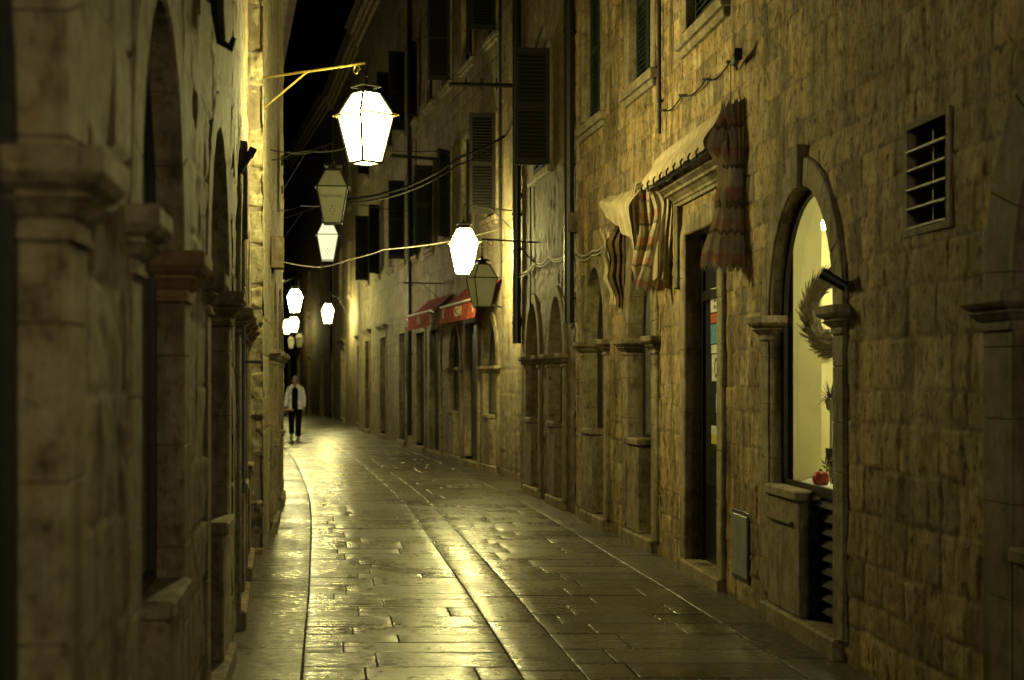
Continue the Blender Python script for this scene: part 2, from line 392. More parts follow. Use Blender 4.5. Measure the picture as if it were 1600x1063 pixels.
# ------------------------------------------------------------------ building features (parts of houses)
def arch_path(a, b, z0, zs, za, n=22):
    c, h = (a+b)/2, (b-a)/2
    p = [(a, z0), (a, zs)] if za > zs else [(a, z0), (a, zs)]
    if za > zs: p += [(c-h*math.cos(PI*i/n), zs+(za-zs)*math.sin(PI*i/n)) for i in range(1, n)]
    p += [(b, zs), (b, z0)]
    return p
def resample(path, joints=.33, fine=.06, seed=0):
    rnd = random.Random(seed); out = []; segs = []; tot = 0
    for (x0, y0), (x1, y1) in zip(path[:-1], path[1:]):
        l = math.hypot(x1-x0, y1-y0); segs.append((tot, l, (x0, y0), (x1, y1))); tot += l
    js = []; t = joints*rnd.uniform(.6, 1)
    while t < tot-.08: js.append(t); t += joints*rnd.uniform(.75, 1.25)
    S = [(k*tot/int(tot/fine), 0) for k in range(int(tot/fine)+1)]
    S += [(sg[0], 0) for sg in segs]
    S = [q for q in S if all(abs(q[0]-j) > .012 for j in js)]
    for j in js: S += [(j-.005, 0), (j, 1), (j+.005, 0)]
    S = sorted(set((round(a, 4), g) for a, g in S))
    T = []
    for a, g in S:
        if T and a-T[-1][0] < .002: continue
        T.append((a, g))
    for a, g in T:
        for (t0, l, p, q) in segs:
            if a <= t0+l+1e-6:
                f = (a-t0)/l if l > 0 else 0
                out.append(((p[0]+(q[0]-p[0])*f, p[1]+(q[1]-p[1])*f), g)); break
    return out
def surround(parent, path, w, yb, yf, mat, name='stone_surround', seed=0, joints=.33):
    pts = resample(path, joints, seed=seed); n = len(pts); m = MB(); rows = []
    for i, (p, g) in enumerate(pts):
        a = pts[max(i-1, 0)][0]; b = pts[min(i+1, n-1)][0]
        t = Vector((b[0]-a[0], b[1]-a[1])); t = t.normalized() if t.length > 0 else Vector((0, 1))
        o = Vector((-t.y, t.x))    # outward from the opening when walking up the low side
        k = .007*g; c = .012
        q = lambda s, y: (p[0]+o.x*s, y, p[1]+o.y*s)
        rows.append([q(k, yb), q(k, yf-c-k), q(c+k, yf-k), q(w-c, yf-k), q(w, yf-c-k), q(w, -.09)])
    k = len(rows[0]); vs = sum(rows, []); fs = [(i*k+j, i*k+j+1, (i+1)*k+j+1, (i+1)*k+j) for i in range(n-1) for j in range(k-1)]
    fs += [tuple(range(k)), tuple(range((n-1)*k, n*k))]
    m.add(vs, fs); return m.build(name, mat, parent)

CAPPROF = [(0, .0), (.0, .008), (.015, .012), (.017, .028), (.009, .034), (.009, .055), (.024, .066), (.046, .090), (.056, .098), (.040, .103), (.040, .112), (.066, .128), (.080, .145), (.084, .152), (.084, .198), (.078, .205)]
def capital(parent, a, b, yb, yf, ztop, mat='trim', k=1.0, proj=1.0):
    m = MB(); R = []
    for p, h in CAPPROF:
        p *= proj; z = ztop-(.205-h)*k; r = .006+p*.12
        x0, x1, y1 = a-p, b+p, yf+p
        R.append([(x0, yb, z), (x1, yb, z), (x1, y1-r, z), (x1-r*.3, y1-r*.3, z), (x1-r, y1, z), (x0+r, y1, z), (x0+r*.3, y1-r*.3, z), (x0, y1-r, z)])
    m.rings(R); return m.build('capital', mat, parent)

def arched_window(house, fr, ua, ub, sill, spring, apex, knee, w=.18, rec=.15, yf=.03, thr=.12, mat='trim', capz=None,
                  pane='paneglass', flip=False, seed=0, framemat='dark', capk=.85, lower='louvre', capmat=None, keystone=False, kneefull=False, yb=-.42):
    """arched opening with a knee-high counter on one side. ua<ub local; the knee block occupies `knee` metres at the high-u end
    (low-u end when flip)."""
    s = surround(house, arch_path(ua, ub, thr, spring, apex), w, yb, yf, mat, 'arched_window', seed)
    cz = capz or spring
    for (a, b) in ((ua-w, ua), (ub, ub+w)):
        capital(s, a+.01, b-.01 if a > ua else b, -rec, yf, cz, (capmat if (capmat and (not flip or b <= ua)) else mat), capk)
    ka, kb = (ua, ua+knee) if flip else (ub-knee, ub)
    if kneefull: ka, kb = ua, ub
    m = MB(); m.box(ka+.001, kb-.001, -rec-.02, yf+.004, thr, sill-.07, .012); m.build('counter_wall', 'trimdark' if mat == 'trimdark' else 'trim', s)
    m = MB(); m.box(ka-.012, kb-.002, -rec-.03, yf+.03, sill-.07, sill, .012); m.build('sill', mat, s)
    m = MB(); m.box(ua-w*.6, ub+w*.6, -rec-.2, yf+.035, -.02, thr, .015); m.build('threshold', 'trim', s)
    # frame round the pane
    da, db = (kb, ub) if flip else (ua, ka)
    m = MB(); t = .05; h = (ub-ua)/2; c = (ua+ub)/2
    outer = arch_path(ua-.01, ub+.01, sill-.03, spring, apex+.01); inner = arch_path(ua+t, ub-t, sill+t*.7, spring, apex-t)
    n = len(outer)
    vs = [(p[0], -rec+.018, p[1]) for p in outer]+[(p[0], -rec+.018, p[1]) for p in inner]+[(p[0], -rec-.01, p[1]) for p in inner]
    fs = [(i, i+1, n+i+1, n+i) for i in range(n-1)]+[(n+i, n+i+1, 2*n+i+1, 2*n+i) for i in range(n-1)]
    fs += [(0, n-1, 2*n-1, n), (n, 2*n-1, 3*n-1, 2*n)]
    m.add(vs, fs); fo = m.build('window_frame', framemat, s)
    m = MB(); pth = arch_path(ua-.01, ub+.01, sill-.02, spring, apex+.01)
    m.add([(p[0], -rec, p[1]) for p in pth], [tuple(range(len(pth)))]); m.build('pane', pane, s)
    if not kneefull:
        m = MB()
        if lower == 'louvre':
            m.box(da, db, -rec-.06, -rec-.03, thr, sill-.03)
            z = thr+.05
            while z < sill-.1:
                m.add([(da, -rec-.04, z+.075), (db, -rec-.04, z+.075), (db, -rec+.015, z+.012), (da, -rec+.015, z+.012), (da, -rec-.035, z), (db, -rec-.035, z)],
                      [(0, 1, 2, 3), (3, 2, 5, 4)]); z += .082
            m.build('louvre_panel', 'shutter2', s, fix=False)
        else:
            m.box(da, db, -rec-.06, -rec-.01, thr, sill-.03); m.build('door_panel', 'door', s)
    return s

def shutter_leaf(parent, x0, x1, y, z0, z1, mat='shutter', slats=True):
    m = MB(); t = .05; th = .035
    m.box(x0, x0+t, y, y+th, z0, z1); m.box(x1-t, x1, y, y+th, z0, z1)
    m.box(x0+t, x1-t, y+.002, y+th-.002, z0, z0+.09); m.box(x0+t, x1-t, y+.002, y+th-.002, z1-.07, z1)
    m.box(x0+t, x1-t, y+.001, y+th-.003, (z0+z1)/2-.03, (z0+z1)/2+.03)
    z = z0+.095
    while z < z1-.11:
        if abs(z+.02-(z0+z1)/2) > .05:
            m.add([(x0+t, y+.004, z+.04), (x1-t, y+.004, z+.04), (x1-t, y+th-.002, z), (x0+t, y+th-.002, z),
                   (x0+t, y+.002, z+.034), (x1-t, y+.002, z+.034), (x1-t, y+th-.004, z-.006), (x0+t, y+th-.004, z-.006)],
                  [(0, 1, 2, 3), (7, 6, 5, 4), (0, 4, 5, 1), (2, 6, 7, 3)])
        z += .052
    m.box(x0+t, x1-t, y-.012, y-.008, z0+.05, z1-.05)
    return m.build('shutter', mat, parent)

def shuttered_window(house, ua, ub, z0, z1, mat='trim', smat='shutter', rec=.10, w=.14, seed=0, sill=True, swing=None):
    path = [(ua, z0), (ua, z1), (ub, z1), (ub, z0)]
    s = surround(house, path, w, -.3, .022, mat, 'window', seed, .5)
    if sill:
        m = MB(); m.box(ua-w-.05, ub+w+.05, -.05, .075, z0-.09, z0, .012); m.box(ua-w-.01, ub+w+.01, -.04, .045, z0-.16, z0-.092, .015); m.build('sill', mat, s)
    c = (ua+ub)/2
    if swing is None: shutter_leaf(s, ua+.004, c-.004, -rec, z0+.005, z1-.01, smat)
    else:
        lf = shutter_leaf(s, 0, c-ua-.01, 0, z0+.005, z1-.01, smat); lf.location = (ua-.02, .03, 0); lf.rotation_euler = (0, 0, swing)
        m = MB(); m.box(ua, c, -.22, -.19, z0, z1); m.build('pane', 'paneglass', s)
    shutter_leaf(s, c+.004, ub-.004, -rec, z0+.005, z1-.01, smat)
    return s

def plain_door(house, ua, ub, z0, z1, mat='trim', rec=.09, w=.16, doormat='door', hood=False, seed=0):
    s = surround(house, [(ua, z0), (ua, z1), (ub, z1), (ub, z0)], w, -.4, .03, mat, 'door', seed, .6)
    m = MB(); m.box(ua-.01, ub+.01, -rec-.05, -rec, z0, z1+.01); k = (ub-ua)
    m.box(ua+k*.12, ub-k*.12, -rec, -rec+.015, z0+.25, z0+(z1-z0)*.42, .01); m.box(ua+k*.12, ub-k*.12, -rec, -rec+.015, z0+(z1-z0)*.5, z1-.2, .01)
    m.build('door_leaf', doormat, s)
    m = MB(); m.box(ua-w, ub+w, -rec-.1, .09, -.02, z0, .012); m.build('step', 'trim', s)
    m = MB(); m.tube([(ua+.1, -rec, 1.1), (ua+.1, -rec+.06, 1.1), (ua+.2, -rec+.06, 1.1)], .012); m.build('handle', 'brass', s)
    if hood: cornice(s, ua-w-.05, ub+w+.05, z1+w+.02, .14)
    return s
def cornice(parent, a, b, z, d, name='cornice', mat='trim', k=1.0):
    prof = [(0, 0), (.02, .0), (.02, .03), (.035, .04), (.04, .06), (.075, .09), (.10, .10), (.10, .125), (.14, .15), (.14, .18), (0, .20)]
    m = MB(); R = []
    for x, e in ((a, 0), (b, 0)):
        pass
    s = d/.14; vs = []; n = len(prof)
    for side in (0, 1):
        for (p, h) in prof:
            x = a-p*s if side == 0 else b+p*s
            vs.append((x, p*s, z+h*k))
    fs = [(i, i+1, n+i+1, n+i) for i in range(n-1)]
    vs += [(a, -.05, z+h*k) for p, h in prof]+[(b, -.05, z+h*k) for p, h in prof]
    fs += [(2*n+i, 2*n+i+1, i+1, i) for i in range(n-1)]+[(n+i, n+i+1, 3*n+i+1, 3*n+i) for i in range(n-1)]
    m.add(vs, fs); return m.build(name, mat, parent)
def pipe_part(parent, u, v, z0, z1, r, mat='pipe', name='drainpipe', step=1.6):
    m = MB(); m.tube([(u, v, z0), (u, v, z1)], r, 10); z = z0+.3
    while z < z1:
        m.tube([(u, v, z-.02), (u, v, z+.02)], r*1.18, 10); m.box(u-.012, u+.012, -.03, v, z-.012, z+.012); z += step
    return m.build(name, mat, parent)
def house_shell(house, u0, u1, H, depth=6.0, front=-.10):
    m = MB()
    for u in (u0, u1): m.add([(u, front, -.05), (u, -depth, -.05), (u, -depth, H), (u, front, H)], [(0, 1, 2, 3)])
    m.add([(u0, -depth, -.05), (u1, -depth, -.05), (u1, -depth, H), (u0, -depth, H)], [(0, 1, 2, 3)])
    m.build('side_wall', 'side', house, fix=False)
    m = MB(); e = .45
    m.box(u0-.02, u1+.02, -.12, .10, H-.55, H-.36, .03); m.box(u0-.02, u1+.02, -.12, .18, H-.358, H-.2, .03); m.box(u0-.02, u1+.02, -.12, .28, H-.198, H-.02, .03)
    m.build('cornice', 'trim', house)
    m = MB(); mid = -depth/2
    m.add([(u0-.05, e, H), (u1+.05, e, H), (u1+.05, mid, H+1.6), (u0-.05, mid, H+1.6), (u0-.05, -depth-e, H), (u1+.05, -depth-e, H),
           (u0-.05, e, H-.015), (u1+.05, e, H-.015), (u1+.05, -depth-e, H-.015), (u0-.05, -depth-e, H-.015)],
          [(0, 1, 2, 3), (3, 2, 5, 4), (6, 7, 1, 0), (6, 9, 8, 7), (0, 3, 4, 9, 6), (1, 7, 8, 5, 2), (4, 5, 8, 9)])
    m.build('roof', 'tile', house)
HA, HR = hole_arch, hole_rect
STY['quoin'] = dict(ch=(.30, .44), bw=(.9, 1.4), joint=.022, depth=.030, off=.010, rough=.012, warp=.012, tone=.16, hue=.06)

# ------------------------------------------------------------------ ground and paving
def xc(s):
    K = [(-30, 5.0), (-12, 2.657), (0, 1.085), (7.75, .07), (12, -.487), (18.6, -1.42), (24, -2.33), (31, -3.65), (45, -6.65), (58, -9.4), (80, -14.6), (110, -22)]
    i = 1
    while i < len(K)-3 and s > K[i+1][0]: i += 1
    (x0, y0), (x1, y1), (x2, y2), (x3, y3) = K[i-1], K[i], K[i+1], K[i+2]
    m1 = (y2-y0)/(x2-x0); m2 = (y3-y1)/(x3-x1); h = x2-x1; t = (s-x1)/h
    return (2*t**3-3*t*t+1)*y1+(t**3-2*t*t+t)*h*m1+(-2*t**3+3*t*t)*y2+(t**3-t*t)*h*m2
def slabs(name, strips, mat, seed, s0, s1, kerb=None):
    rnd = random.Random(seed); V = []; Q = []; T = []; UVs = []
    for (ta, tb, mode, rmin, rmax) in strips:
        s = s0
        while s < s1:
            row = rnd.uniform(rmin, rmax)
            if rnd.random() < .12: row *= 1.5
            cuts = [ta]
            if mode == 'across':
                t = ta+rnd.uniform(.15, .6)
                while t < tb-.18: cuts.append(t); t += rnd.uniform(.45, 1.1)
            cuts.append(tb)
            for a, b in zip(cuts[:-1], cuts[1:]):
                g = .0026; x0, x1, y0, y1 = a+g, b-g, s+g, s+row-g
                nx = max(3, int((x1-x0)/.10)); ny = max(3, int((y1-y0)/(.05 if s < 25 else .1)))
                fx = [0, .004/(x1-x0), .009/(x1-x0)]+[k/nx for k in range(1, nx)]+[1-.009/(x1-x0), 1-.004/(x1-x0), 1]
                fy = [0, .005/(y1-y0), .011/(y1-y0)]+[k/ny for k in range(1, ny)]+[1-.011/(y1-y0), 1-.005/(y1-y0), 1]
                tx, ty, of = rnd.gauss(0, .0013), rnd.gauss(0, .0016)*min(1, .3/row), rnd.gauss(0, .0008)
                dome = rnd.uniform(.0, .0007); w = rnd.uniform(0, 99)
                tone = 1+rnd.uniform(-.30, .30); hue = rnd.uniform(-.09, .09)
                base = len(V); n = len(fx)
                for j, q in enumerate(fy):
                    for i, p in enumerate(fx):
                        X = x0+(x1-x0)*p; Y = y0+(y1-y0)*q
                        z = of+tx*(p-.5)*(x1-x0)*2+ty*(q-.5)*(y1-y0)*3-dome*((2*q-1)**2*.8+(2*p-1)**2*.5)
                        z += .0004*math.sin(X*9+w)*math.sin(Y*13+w*2)
                        e = min(i, n-1-i, j, len(fy)-1-j); z -= (.007, .0010, 0)[min(e, 2)]; dk = (.12, .38 if rnd.random() < .8 else .8, 1)[min(e, 2)]
                        V.append((xc(Y)+X, Y, z)); UVs.append((X, Y)); T.append((tone*(1+hue*.4)*dk, tone*dk, tone*(1-hue)*dk))
                for j in range(len(fy)-1):
                    for i in range(n-1):
                        c = base+j*n+i; Q.append((c, c+1, c+n+1, c+n))
            s += row
    o = mesh_np(name, np.array(V), np.array(Q), mat, None, tone=np.array(T), uv=np.array(UVs))
    return tag(o, kind='structure')
slabs('paving', [(-1.22, 0, 'across', .24, .46), (0, .35, 'along', .45, 1.2), (.35, 1.57, 'across', .28, .52)], 'pave', 3, 1.2, 84)
slabs('gutter_strip', [(-2.0, -1.22, 'along', .6, 1.3), (1.57, 2.6, 'along', .6, 1.4)], 'pecked', 5, 1.2, 84)
m = MB(); m.add([(-400, -300, -.017), (400, -300, -.017), (400, 500, -.017), (-400, 500, -.017)], [(0, 1, 2, 3)])
tag(m.build('ground', 'grout'), kind='structure')

# ------------------------------------------------------------------ house R1 (shop with arched windows, right foreground)
def XR1(d): return 2.8453-.111*d
R1 = Frame((XR1(-6), -6), (XR1(13.2), 13.2)); U = R1.u
h1 = R1.root('stone_house', label='rough stone house at the right front with the lit arched shop window and striped awning', cat='house')
W1 = dict(ua=U(8.41), ub=U(9.70), sill=.93, spring=2.05, apex=2.86)
D1 = (U(11.06), U(12.14)); WR = (U(4.95), U(6.07)); UW = (U(10.95), U(12.15)); G1 = (U(6.82), U(7.31))
UW2 = (U(7.3), U(8.5))
relief_wall('wall', h1, U(5.2), U(13.2), 12.5, 5.4, .017, .016,
    [HA(W1['ua']-.08, W1['ub']+.08, -1, 2.05, 2.95), HR(D1[0]-.08, D1[1]+.08, -1, 3.0), HA(WR[0]-.08, WR[1]+.08, -1, 2.0, 2.9),
     HR(UW[0]-.06, UW[1]+.06, 4.5, 6.2), HR(G1[0], G1[1], 2.40, 2.92)], 'rubble', 'rubble', 11)
relief_wall('wall', h1, U(-6), U(5.2)+.004, 12.5, 4, .09, .08, [], 'rubble', 'rubble', 12)
house_shell(h1, U(-6), U(13.19), 12.4)
a1 = arched_window(h1, R1, W1['ua'], W1['ub'], .93, 2.05, 2.86, .69, w=.19, yf=.02, rec=.09, yb=-.105, pane='glass', seed=1, framemat='iron', mat='trim', capz=2.07)
m = MB(); c = (W1['ua']+W1['ub'])/2
m.rings([[(c-.05, -.02, 2.85), (c+.05, -.02, 2.85), (c+.05, .045, 2.85), (c-.05, .045, 2.85)], [(c-.085, -.02, 3.12), (c+.085, -.02, 3.12), (c+.085, .055, 3.12), (c-.085, .055, 3.12)]])
m.build('keystone', 'trimdark', a1)
# recessed niche marks below the counter
m = MB(); x0 = W1['ub']-.55
m.box(x0-.02, x0+.5, .02, .05, .70, .725, .006); m.build('worn_panel', 'trimdark', a1)
aR = arched_window(h1, R1, WR[0], WR[1], .93, 2.0, 2.82, .5, w=.30, yf=.035, rec=.2, seed=2, mat='trimdark', capz=2.02)
# door
s = surround(h1, [(D1[0], .10), (D1[0], 2.86), (D1[1], 2.86), (D1[1], .10)], .17, -.42, .03, 'trim', 'door', 5, .5)
m = MB(); m.box(D1[0]-.15, D1[1]+.15, -.35, .06, -.02, .10, .014); m.build('step', 'trim', s)
m = MB(); m.box(D1[0]-.01, D1[1]+.01, -.24, -.19, .10, 2.87); m.box(D1[0], D1[0]+.07, -.19, -.165, .10, 2.86); m.box(D1[1]-.07, D1[1], -.19, -.165, .10, 2.86); m.box(D1[0]+.07, D1[1]-.07, -.19, -.165, 2.3, 2.38)
dl = m.build('door_leaf', 'door', s)
m = MB(); m.box(D1[0]+.12, D1[1]-.12, -.186, -.182, .75, 2.25); m.build('pane', 'paneglass', s)
m = MB(); m.tube([(D1[0]+.1, -.165, 1.2), (D1[0]+.1, -.10, 1.2), (D1[0]+.1, -.10, 1.38), (D1[0]+.1, -.165, 1.38)], .012); m.build('handle', 'iron', s)
u = R1.upx(1124.5, -.13); SW = R1.upx(1111, -.13)-u
for (z0, z1, mm, w) in ((2.72, 2.78, 'st_white', .12), (2.19, 2.42-.03, 'st_white', .16), (2.10, 2.18, 'st_red', .16), (1.93, 2.09, 'st_blue', .16), (1.85, 1.92, 'st_white', .15), (1.62, 1.84, 'st_white', .14), (1.36, 1.52, 'st_white', .06), (1.18, 1.25, 'st_white', .15), (1.10, 1.178, 'st_yel', .15), (.93, .97, 'iron', .15)):
    m = MB(); m.box(u, u+SW*w/.16, -.181, -.177, z0, z1); m.build('sticker', mm, s)
m = MB()
for zz in (2.215, 2.27, 2.33): m.box(u+.03, u+.09, -.1765, -.1755, zz, zz+.03); m.box(u+.12, u+.17, -.1765, -.1755, zz, zz+.03)
for k in range(16):
    th = 2*PI*k/16; m.box(u+.10+.045*math.cos(th)-.012, u+.10+.045*math.cos(th)+.012, -.1765, -.1755, 1.73+.07*math.sin(th)-.012, 1.73+.07*math.sin(th)+.012)
m.build('sticker_print', 'text_dark', s)
for ch in s.children:
    if ch.name.split('.')[0] in ('door_leaf', 'pane', 'handle', 'sticker', 'sticker_print'): ch.location.y += .05
cornice(s, D1[0]-.42, D1[1]+.35, 3.14, .15, k=.95)
m = MB()
for (x0, x1) in ((D1[1]+.19, D1[1]+.235), (D1[1]+.245, D1[1]+.275), (D1[1]+.285, D1[1]+.33)): m.box(x0, x1, -.02, .05, 2.42, 3.14, .01)
m.build('fluted_bracket', 'trim', s)
# upper window
shuttered_window(h1, UW[0], UW[1], 4.56, 6.1, smat='shutter', seed=3)
# vent grille
m = MB(); m.box(G1[0]-.02, G1[1]+.02, -.20, -.17, 2.38, 2.94); vg = m.build('vent', 'dark', h1)
m = MB()
for (x0, x1, z0, z1) in ((G1[0]-.04, G1[0]+.004, 2.37, 2.95), (G1[1]-.004, G1[1]+.04, 2.37, 2.95), (G1[0], G1[1], 2.37, 2.403), (G1[0], G1[1], 2.917, 2.95)): m.box(x0, x1, -.18, .008, z0, z1)
m.build('vent_recess', 'trimdark', vg)
for k in range(5):
    m = MB(); z = 2.405+k*.098; m.box(G1[0], G1[1], -.03, .012, z, z+.014, .003); m.build('slat', 'pipe2', vg)
m = MB(); c = (G1[0]+G1[1])/2; m.box(c-.005, c+.005, -.04, -.032, 2.40, 2.88); m.build('bar', 'pipe2', vg)
# meter box
m = MB(); m.box(U(10.25), U(10.65), -.02, .018, .19, .64, .004); mb = m.build('meter_door', 'plate', h1)
m = MB(); m.box(U(10.25)-.03, U(10.65)+.03, -.03, .008, .16, .67, .004); m.build('door_frame', 'iron', mb)
pipe_part(h1, U(13.12), .03, 3.9, 12, .018, 'pipe', 'conduit')
# floodlight on a wall hook and clipped cable
def wcable(fr, pts, v, r, mat='wire', par=None, name='cable', sag=.05):
    m = MB(); out = []
    for (p, q) in zip(pts[:-1], pts[1:]):
        for k in range(7):
            f = k/7; out.append((p[0]+(q[0]-p[0])*f, v, p[1]+(q[1]-p[1])*f-sag*4*f*(1-f)))
    out.append((pts[-1][0], v, pts[-1][1])); m.tube(out, r, 5)
    return m.build(name, mat, par)
def wp(fr, px, py, v=0.0):
    u = fr.upx(px, v); return (u, fr.z(py, u, v))
cb = wcable(R1, [wp(R1, 1040, 173), wp(R1, 1070, 150), wp(R1, 1108, 125), wp(R1, 1146, 98)], .03, .006, par=h1)
cl = []
for (px, py) in ((1040, 173), (1070, 150), (1108, 125), (1146, 98)):
    u, z = wp(R1, px, py); m = MB(); m.tube([(u-.05, .02, z), (u, .045, z+.004), (u+.06, .03, z+.002)], [.006, .014, .007], 6); m.build('clip', 'iron', cb)
wcable(R1, [wp(R1, 1146, 98), wp(R1, 1146, 180)], .02, .004, par=h1, sag=0)
u, z = wp(R1, 1168, 92); m = MB(); m.tube([(u+.22, .02, z-.03), (u+.12, .06, z+.0), (u+.04, .09, z+.01)], .012, 6)
hb = m.build('bracket', 'iron', h1)
m = MB(); m.tube([(u+.10, .07, z-.012), (u-.06, .09, z+.01)], [.028, .034], 12); m.box(u-.085, u-.06, .06, .12, z-.03, z+.06, .01); m.build('floodlight', 'iron', hb)
# short dark spotlight on the arch
u, z = wp(R1, 1322, 446); m = MB(); m.tube([(u, .0, z-.01), (u+.02, .09, z+.045)], .03, 10); m.tube([(u+.02, .09, z+.045), (u+.03, .14, z+.075)], .034, 10); m.build('spotlight', 'iron', h1)

# shop interior behind the lit arched window (local frame of R1)
m = MB(); a, b = W1['ua'], W1['ub']
m.add([(b+.02, -.16, .5), (b+.02, -.34, .5), (b+.02, -.34, 3.3), (b+.02, -.16, 3.3)], [(0, 1, 2, 3)])
m.add([(b+.02, -.34, .5), (b+.02, -.36, .5), (b+1.1, -.36, .5), (b+1.1, -.36, 3.3), (b+.02, -.36, 3.3), (b+.02, -.34, 3.3)], [(0, 1, 2, 3, 4, 5)])
m.add([(b+1.1, -.36, .5), (b+1.1, -2.4, .5), (b+1.1, -2.4, 3.3), (b+1.1, -.36, 3.3)], [(0, 1, 2, 3)])
m.add([(a-1.2, -2.4, .5), (b+1.1, -2.4, .5), (b+1.1, -2.4, 3.3), (a-1.2, -2.4, 3.3)], [(0, 1, 2, 3)])
m.add([(a-1.2, -2.4, .5), (a-1.2, -.3, .5), (a-1.2, -.3, 3.3), (a-1.2, -2.4, 3.3)], [(0, 1, 2, 3)])
m.add([(a-1.2, -.30, .5), (a-.25, -.30, .5), (a-.25, -.30, 3.3), (a-1.2, -.30, 3.3)], [(0, 1, 2, 3)])
m.add([(a-1.2, -2.4, 3.3), (b+1.1, -2.4, 3.3), (b+1.1, -.12, 3.3), (a-1.2, -.12, 3.3)], [(0, 1, 2, 3)])
m.build('shop_interior', 'cream_wall', h1, fix=False)
m = MB(); m.box(a-1.1, b+1.0, -2.3, -.155, .80, .90, .01); m.build('display_shelf', 'cream_wall', h1)

def at(px, py, v):   # a point behind / in front of the R1 wall, seen at that place in the photograph
    u = R1.upx(px, v); return u, R1.z(py, u, v)
u, z = at(1292, 352, -.55)
t = empty('ceiling_lamp', R1.w(u, -.55, z), R1.rz, 'small bright ceiling lamp inside the lit arched shop window', 'ceiling lamp')
m = MB(); m.box(-.16, .16, -.05, .05, .02, .05, .01); m.box(-.008, .008, -.008, .008, .05, 3.3-z); m.build('housing', 'white', t)
m = MB(); m.box(-.15, .15, -.045, .045, -.02, .019, .01); m.build('diffuser', 'strip', t)
# second fitting, added out of sight further in, keeps the room lit
t2 = empty('ceiling_lamp', R1.w((a+b)/2-.3, -1.2, 2.95), R1.rz, 'unseen ceiling lamp added deep inside the shop to light it, hidden behind the window arch', 'ceiling lamp')
m = MB(); m.box(-.2, .2, -.06, .06, .0, .05, .01); m.box(-.008, .008, -.008, .008, .05, .35); m.build('housing', 'white', t2)
m = MB(); m.box(-.19, .19, -.055, .055, -.04, -.001, .01); m.build('diffuser', 'strip', t2)
# wreath
u, z = at(1308, 487, -.27)
t = empty('wreath', R1.w(u, -.27, z), R1.rz+.6, 'big twig wreath hanging behind the glass of the lit arched window', 'wreath')
rnd = random.Random(4); m = MB(); R_ = .21
pts = [(R_*math.cos(2*PI*k/40), 0, R_*math.sin(2*PI*k/40)*1.1) for k in range(41)]; m.tube(pts, .05, 10)
for k in range(900):
    th = rnd.uniform(0, 2*PI); ph = rnd.uniform(0, 2*PI); r = .068
    c = Vector((R_*math.cos(th), 0, R_*1.1*math.sin(th))); rad = Vector((math.cos(th), 0, math.sin(th))); tan = Vector((-math.sin(th), 0, math.cos(th)))
    o = rad*math.cos(ph)+Vector((0, 1, 0))*math.sin(ph)*.7
    p = c+o*r*.6; q = p+tan*rnd.uniform(.05, .12)+o*rnd.uniform(.012, .055)
    m.tube([p, q], [.008, .002], 3, False)
m.build('twigs', 'straw', t)
m = MB(); m.tube([(0, 0, R_*1.1), (0, 0, .8)], .002, 4); m.build('thread', 'wire', t)
# spiky plant on a stand
u, z = at(1299, 612, -.30)
t = empty('potted_plant', R1.w(u, -.30, .90), R1.rz, 'small spiky blue-green plant on a slender stand in the lit shop window', 'plant')
m = MB(); H = z-.90; m.tube([(0, 0, 0), (0, 0, .012), (0, 0, .02), (0, 0, H-.13), (0, 0, H-.12), (0, 0, H-.05)], [.07, .07, .012, .010, .03, .045], 14); m.build('stand', 'frost', t)
m = MB()
for k in range(46):
    th = rnd.uniform(0, 2*PI); el = rnd.uniform(-.1, 1.35); l = rnd.uniform(.09, .16)
    d = Vector((math.cos(th)*math.cos(el), math.sin(th)*math.cos(el), math.sin(el))); sd = d.cross(Vector((0, 0, 1))).normalized()*.007
    p0 = Vector((0, 0, H-.06)); p1 = p0+d*l*.55; p2 = p0+d*l+Vector((0, 0, -.03*math.cos(el)))
    m.add([p0-sd, p0+sd, p1+sd*1.3, p2, p1-sd*1.3], [(0, 1, 2, 4), (4, 2, 3)])
m.build('leaves', 'leaf', t, fix=False)
# goblet + bauble + cotton
u, z = at(1296, 745, -.24)
t = empty('goblet', R1.w(u+.02, -.27, .90), R1.rz, 'dark glass goblet of glittering sprigs at the bottom of the lit window', 'goblet')
m = MB(); m.tube([(0, 0, 0), (0, 0, .008), (0, 0, .02), (0, 0, .14), (0, 0, .17), (0, 0, .23), (0, 0, .29)], [.04, .04, .008, .008, .035, .045, .05], 16); m.build('bowl', 'paneglass', t)
m = MB()
for k in range(60):
    p = Vector((rnd.gauss(0, .025), rnd.gauss(0, .025), .10+rnd.uniform(0, .12))); m.tube([p, p+Vector((rnd.gauss(0, .02), rnd.gauss(0, .02), .02))], [.007, .003], 4)
m.build('sprigs', 'straw', t)
t = empty('bauble', R1.w(u+.08, -.21, .985), R1.rz, 'round red ornament lying on the white cotton in the lit window', 'ornament')
m = MB(); m.tube([(0, 0, -.055+.11*k/10) for k in range(11)], [.002+.055*math.sqrt(max(0, 1-(2*k/10-1)**2)) for k in range(11)], 18); m.build('ball', 'redgloss', t, smooth=True)
m = MB(); m.tube([(0, 0, .05), (0, 0, .068)], .012, 8); m.build('cap', 'brass', t)
m = MB(); a, b = W1['ua'], W1['ub']
def cot(p, q):
    X = a+.02+(b-a-.03)*p; Y = -.155-.22*q
    return (X, Y, .905+(.045+.03*vnoise(np.array(X*14), np.array(Y*14.0), 3))*math.sin(PI*min(1, max(.02, q*.9+.1)))**.5)
m.grid(cot, 60, 14)
ct = m.build('cotton_snow', 'cotton', None, smooth=True); ct.location = R1.w(0, 0, 0); ct.rotation_euler = (0, 0, R1.rz)
tag(ct, 'strip of white cotton snow along the foot of the lit shop window', 'decoration')
u, z = at(1291, 508, -.9)
t = empty('framed_picture', R1.w(b+1.09, -.62, 1.9), R1.rz, 'small white framed picture on the back wall of the lit shop', 'picture')
